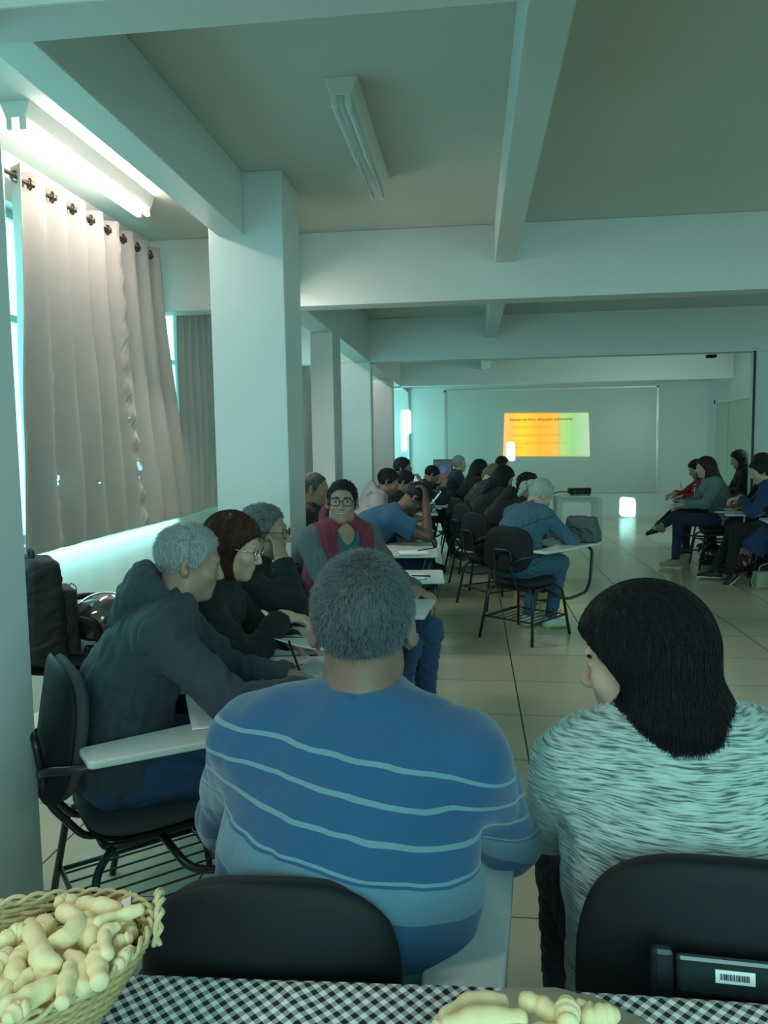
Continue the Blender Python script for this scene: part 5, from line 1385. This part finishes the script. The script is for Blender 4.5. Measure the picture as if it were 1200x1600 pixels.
quick('person in a dark hood with the head bent, behind the curly haired one', (.09, 7.95), -62, 'tan', M['blackc'], M['navy'], HR['black'], 'long', thick=.02, length=.20, lean=22, lean2=18, head=(-10, 28, 0), res=.010, chair='chair under the person in the dark hood', hoodm=M['blackc'])
quick('man in a tan cap and brown black puffer jacket leaning forward', (.0, 8.9), -68, 'light', M['brownc'], M['navy'], M['tancap'], 'crop', thick=.014, lean=20, lean2=20, head=(-20, 36, 0), res=.009, chair='chair under the man in the tan cap', fab=M['fabric'], hname='cap', amp=.011)
quick('long haired woman in a dark jacket beside the grey haired man', (-.10, 10.15), -72, 'light', M['blackc'], M['navy'], HR['black'], 'long', thick=.016, length=.34, lean=16, lean2=16, head=(-10, 22, 0), res=.010, chair='chair under the long haired woman in the centre row')
quick('grey haired man in a dark suit at the far end of the centre row', (-.27, 11.35), -75, 'light', M['darkblue'], M['navy'], HR['grey'], 'short', thick=.014, lean=6, lean2=10, head=(-14, 6, 0), res=.009, chair='furthest chair of the centre row')
quick('dark haired person almost hidden behind the tan cap', (.28, 12.0), -75, 'light', M['blackc'], M['navy'], HR['black'], 'short', thick=.016, lean=16, lean2=14, head=(-10, 16, 0), res=.011, chair='chair hidden beyond the tan capped man')
sheet('open sheet beside the hand of the person in denim', (.60, 6.02, .709), -38, seed=20)
# right cluster, facing the other way
q = quick('woman in a grey sweater with long dark hair, ankle crossed over her knee', (2.86, 9.2), 88, 'light', M['gsweat'], M['jeansd'], HR['brown'], 'long', thick=.016, length=.26, res=.009, lean=12, lean2=14, head=(-4, 10, 0), hf=.03, female=True,
      kneeL=(-.10, .47, .57), footL=(-.10, .50, .10), kneeR=(.16, .40, .60), footR=(-.12, .66, .50), fdR=(-.75, .55, .25), handL=((-.14, .42, .74), (-1, -.3, -.5)), shoes=M['shoe_t'], sole=mat('tan_gum_sole', (.28, .24, .13), .7), chair='chair under the woman in the grey sweater')
quick('woman in a red top writing with a raised pen, hair over her face', (3.20, 10.35), 92, 'light', M['red'], M['navy'], HR['black'], 'long', thick=.014, length=.20, lean=24, lean2=18, head=(4, 26, 0), res=.009,
      handR=((.10, .52, .78), (1, -.3, -.5)), handL=((-.10, .46, .76), (-1, -.3, -.5)), kneeR=(.02, .46, .62), footR=(-.03, .78, .36), fdR=(0, .95, -.25), chair='chair under the woman in the red top', shoes=mat('dark_slate_shoe', (.03, .045, .05), .6))
pen('thin dark pen raised in the hand of the woman in red', (2.70, 10.17, .80), -12, 40)
quick('smiling woman with long black hair sitting tallest at the right', (3.66, 10.6), 80, 'light', M['blackc'], M['navy'], HR['black'], 'long', thick=.018, length=.36, lean=8, lean2=14, head=(0, 18, 0), res=.009, seat=.50, female=True, chair='chair under the smiling woman at the right')
quick('short haired person in black hunched left of the blue denim jacket', (3.36, 8.85), 88, 'tan', M['blackc'], M['navy'], HR['brown'], 'short', thick=.018, lean=12, lean2=16, head=(0, 20, 0), res=.010, seat=.50, chair='chair under the hunched person in black at the right')
quick('dark haired person at the right edge behind the blue denim jacket', (3.62, 8.72), 88, 'tan', M['blackc'], M['navy'], HR['black'], 'short', thick=.018, lean=6, lean2=10, head=(0, 10, 0), res=.010, chair='chair at the right edge behind the blue denim jacket')
q = quick('woman with short dark hair in a long blue denim jacket at the right edge', (3.12, 8.12), 74, 'light', cloth_m('deep_blue_denim', (.010, .045, .115), .9, 700), M['blackc'], HR['black'], 'short', thick=.026, res=.008, lean=12, lean2=20, head=(10, 22, 0), hf=.02, girth=1.15, female=True,
      kneeL=(-.12, .40, .54), footL=(-.20, .46, .10), kneeR=(.10, .42, .54), footR=(.02, .60, .10), fdL=(-.2, .6, -.55), chair='black chair under the woman in the long blue denim jacket', sole=M['sole_w'], tname='denim_jacket', handR=((.06, .36, .88), (1, -.3, -.8)), handL=((-.06, .36, .88), (-1, -.3, -.8)))
q.wear('jacket_skirt', [cone(q.pel+V(0, .05, 0), q.pel+V(0, .30, -.12), .155, .165, .03, V(1, 0, 0), 1.25, cut=0), cone(q.pel+V(-.1, .2, -.05), q.pel+V(-.1, .32, -.22), .12, .14, .03, cut=0)], cloth_m('deep_blue_denim_skirt', (.012, .05, .12), .9, 700), .010, .08, 5)
make_chair('empty tablet chair at the right edge of the picture', (3.28, 7.42, 0), 82, M['bfabric'])
bottle('clear water bottle on the tablet between the two writing women', (2.80, 9.98, .707), .22, .034)
sheet('sheet under the hand of the woman in red', (2.78, 10.12, .709), 90, seed=30)
sheet('sheet on the tablet before the blue denim jacket', (2.72, 8.42, .709), 74, seed=31)
# floral bag hanging at the denim woman's chair
M['floral'] = mat('red_and_white_floral_cloth', (.3, .02, .05), .8); nt = M['floral'].node_tree; b_ = nt.nodes['Principled BSDF']
tc = nd(nt, 'TexCoord'); vo = nd(nt, 'TexVoronoi'); vo.inputs['Scale'].default_value = 14; nt.links.new(tc.outputs['Object'], vo.inputs['Vector'])
rp = nd(nt, 'ValToRGB'); rp.color_ramp.interpolation = 'CONSTANT'; rp.color_ramp.elements[0].color = (.45, .40, .38, 1); rp.color_ramp.elements[1].position = .5; rp.color_ramp.elements[1].color = (.12, .015, .03, 1)
sp_ = nd(nt, 'SeparateColor'); nt.links.new(vo.outputs['Color'], sp_.inputs[0]); nt.links.new(sp_.outputs[0], rp.inputs[0]); nt.links.new(rp.outputs[0], b_.inputs['Base Color'])
fb = thing('tote_bag', 'red and white floral bag hanging between the chairs at the right', 'bag', (2.98, 8.72, .10), 70)
soft_box('bag_body', .36, .12, .38, M['floral'], fb, amp=.012, taper=.9, seed=6)
MB().tube([(-.10, 0, .36), (-.09, 0, .50), (0, 0, .56), (.09, 0, .50), (.10, 0, .36)], .008, 8, smooth=.05).build('strap', M['paper'], fb, smooth=True)
fb2 = thing('plastic_bag', 'pale plastic bag with red print under the right edge chair', 'bag', (3.34, 8.35, 0), 60)
soft_box('bag_body', .34, .18, .26, M['floral'], fb2, amp=.016, taper=.8, seed=9)
# pale green handbag on the floor
M['sage'] = mat('sage_green_leather', (.26, .34, .24), .45, bump=(300, .2)); 
gb = thing('shoulder_bag', 'pale sage green handbag standing on the floor at the right edge', 'bag', (2.93, 7.86, 0), 6)
soft_box('bag_body', .30, .13, .17, M['sage'], gb, amp=.003, taper=.92)
MB().tube([(-.10, 0, .16), (-.09, 0, .22), (0, 0, .255), (.09, 0, .22), (.10, 0, .16)], .006, 8, smooth=.05).build('handle', M['sage'], gb, smooth=True)
MB().tube([(-.145, .0, .14), (-.19, -.03, .07), (-.17, -.06, .006), (-.10, -.08, .006)], .005, 8, smooth=.04).build('strap', M['sage'], gb, smooth=True)
MB().prism([(-.03, 0), (.012, 0), (.02, .09), (-.015, .10)], 0, .004, M=Matrix.Translation((-.02, -.068, .02)) @ Matrix.Rotation(PI/2, 4, 'X')).build('tassel_flap', M['sage'], gb)
MB().box(-.012, .012, -.074, -.062, .10, .12).build('clasp', M['steel'], gb, bevel=.002)

# helmets
def helmet(label, loc, rz, m, visor, rx=0):
    t = thing('motorcycle_helmet', label, 'helmet', loc, rz); t.rotation_euler = (R_(rx), 0, R_(rz))
    L = [ell((0, 0, .14), V(.125, .155, .135)), ell((0, .055, .07), V(.105, .105, .06), None, .03), ell((0, -.01, .02), V(.085, .10, .09), None, .02, 's'), ell((0, .17, .155), V(.10, .07, .045), None, .015, 's')]
    sdf_obj('helmet_shell', L, .006, m, t)
    sdf_obj('visor', [ell((0, .004, .15), V(.122, .152, .10)), cust(lambda P: np.maximum(np.abs(P[..., 2]-.155)-.048, -(P[..., 1]-.03)), (0, 0, .15), .4, .008, 'i')], .006, visor, t)
    sdf_obj('padding', [ell((0, 0, .075), V(.098, .12, .06)), ell((0, 0, .03), V(.075, .095, .07), None, .02, 's')], .008, M['blackc'], t)
    return t
M['hgrey'] = mat('bronze_grey_gloss_paint', (.12, .10, .095), .12, coat=1., metal=.3); nt = M['hgrey'].node_tree
tc = nd(nt, 'TexCoord'); wv = nd(nt, 'TexWave'); wv.inputs['Scale'].default_value = 3.2; wv.inputs['Distortion'].default_value = 3; nt.links.new(tc.outputs['Object'], wv.inputs['Vector'])
rp = nd(nt, 'ValToRGB'); rp.color_ramp.interpolation = 'CONSTANT'; rp.color_ramp.elements[0].color = (.09, .07, .065, 1); rp.color_ramp.elements[1].position = .62; rp.color_ramp.elements[1].color = (.26, .25, .24, 1)
nt.links.new(wv.outputs['Fac'], rp.inputs[0]); nt.links.new(rp.outputs[0], nt.nodes['Principled BSDF'].inputs['Base Color'])
helmet('bronze grey motorcycle helmet lying on the office armchair', (-1.84, 3.55, .495), -60, M['hgrey'], M['blackp'])
helmet('glossy black motorcycle helmet on the floor under the right hand chairs', (2.78, 9.12, .0), 60, M['blackp'], mat('mirror_visor', (.02, .04, .06), .05, coat=1.))
# black bundle (gloves) under the helmet
gl_ = soft_box('riding_gloves', .20, .12, .05, M['blackp'], None, amp=.012, res=.006, k=.015); gl_.location = (-1.77, 3.44, .488); tag(gl_, 'shiny black riding gloves in front of the bronze grey helmet', 'gloves')
# backpack
bp_ = thing('backpack', 'tall black backpack propped on the office armchair beside the near pillar', 'backpack', (-2.045, 3.34, .50), -50)
M['bpk'] = mat('black_ballistic_nylon', (.012, .013, .015), .65, bump=(500, .4))
soft_box('backpack_body', .32, .20, .48, M['bpk'], bp_, amp=.007, taper=.80, k=.05, seed=4)
soft_box('front_pocket', .26, .09, .32, M['bpk'], bp_, amp=.005, taper=.85, k=.03, off=(0, .11, .01), seed=8)
MB().tube([(-.04, -.03, .47), (-.035, -.03, .515), (.035, -.03, .515), (.04, -.03, .47)], .010, 8, smooth=.02).build('grab_handle', M['bpk'], bp_, smooth=True)
for x in (-.10, .10): MB().tube([(x, -.09, .44), (x*1.1, -.15, .34), (x*1.15, -.16, .15), (x*1.2, -.10, .04)], .014, 8, smooth=.06).build('strap', M['bpk'], bp_, smooth=True)
MB().tube([(-.12, .13, .05), (-.125, .135, .25), (-.07, .15, .33), (.07, .15, .33), (.125, .135, .25), (.12, .13, .05)], .003, 6, smooth=.03).build('zip', M['frame'], bp_, smooth=True)
MB().box(-.012, .012, .152, .158, .24, .258).build('red_badge', M['red'], bp_, bevel=.003)
pen('dark pen held by the grey haired man', (-.555, 2.375, .715), -22, 70)
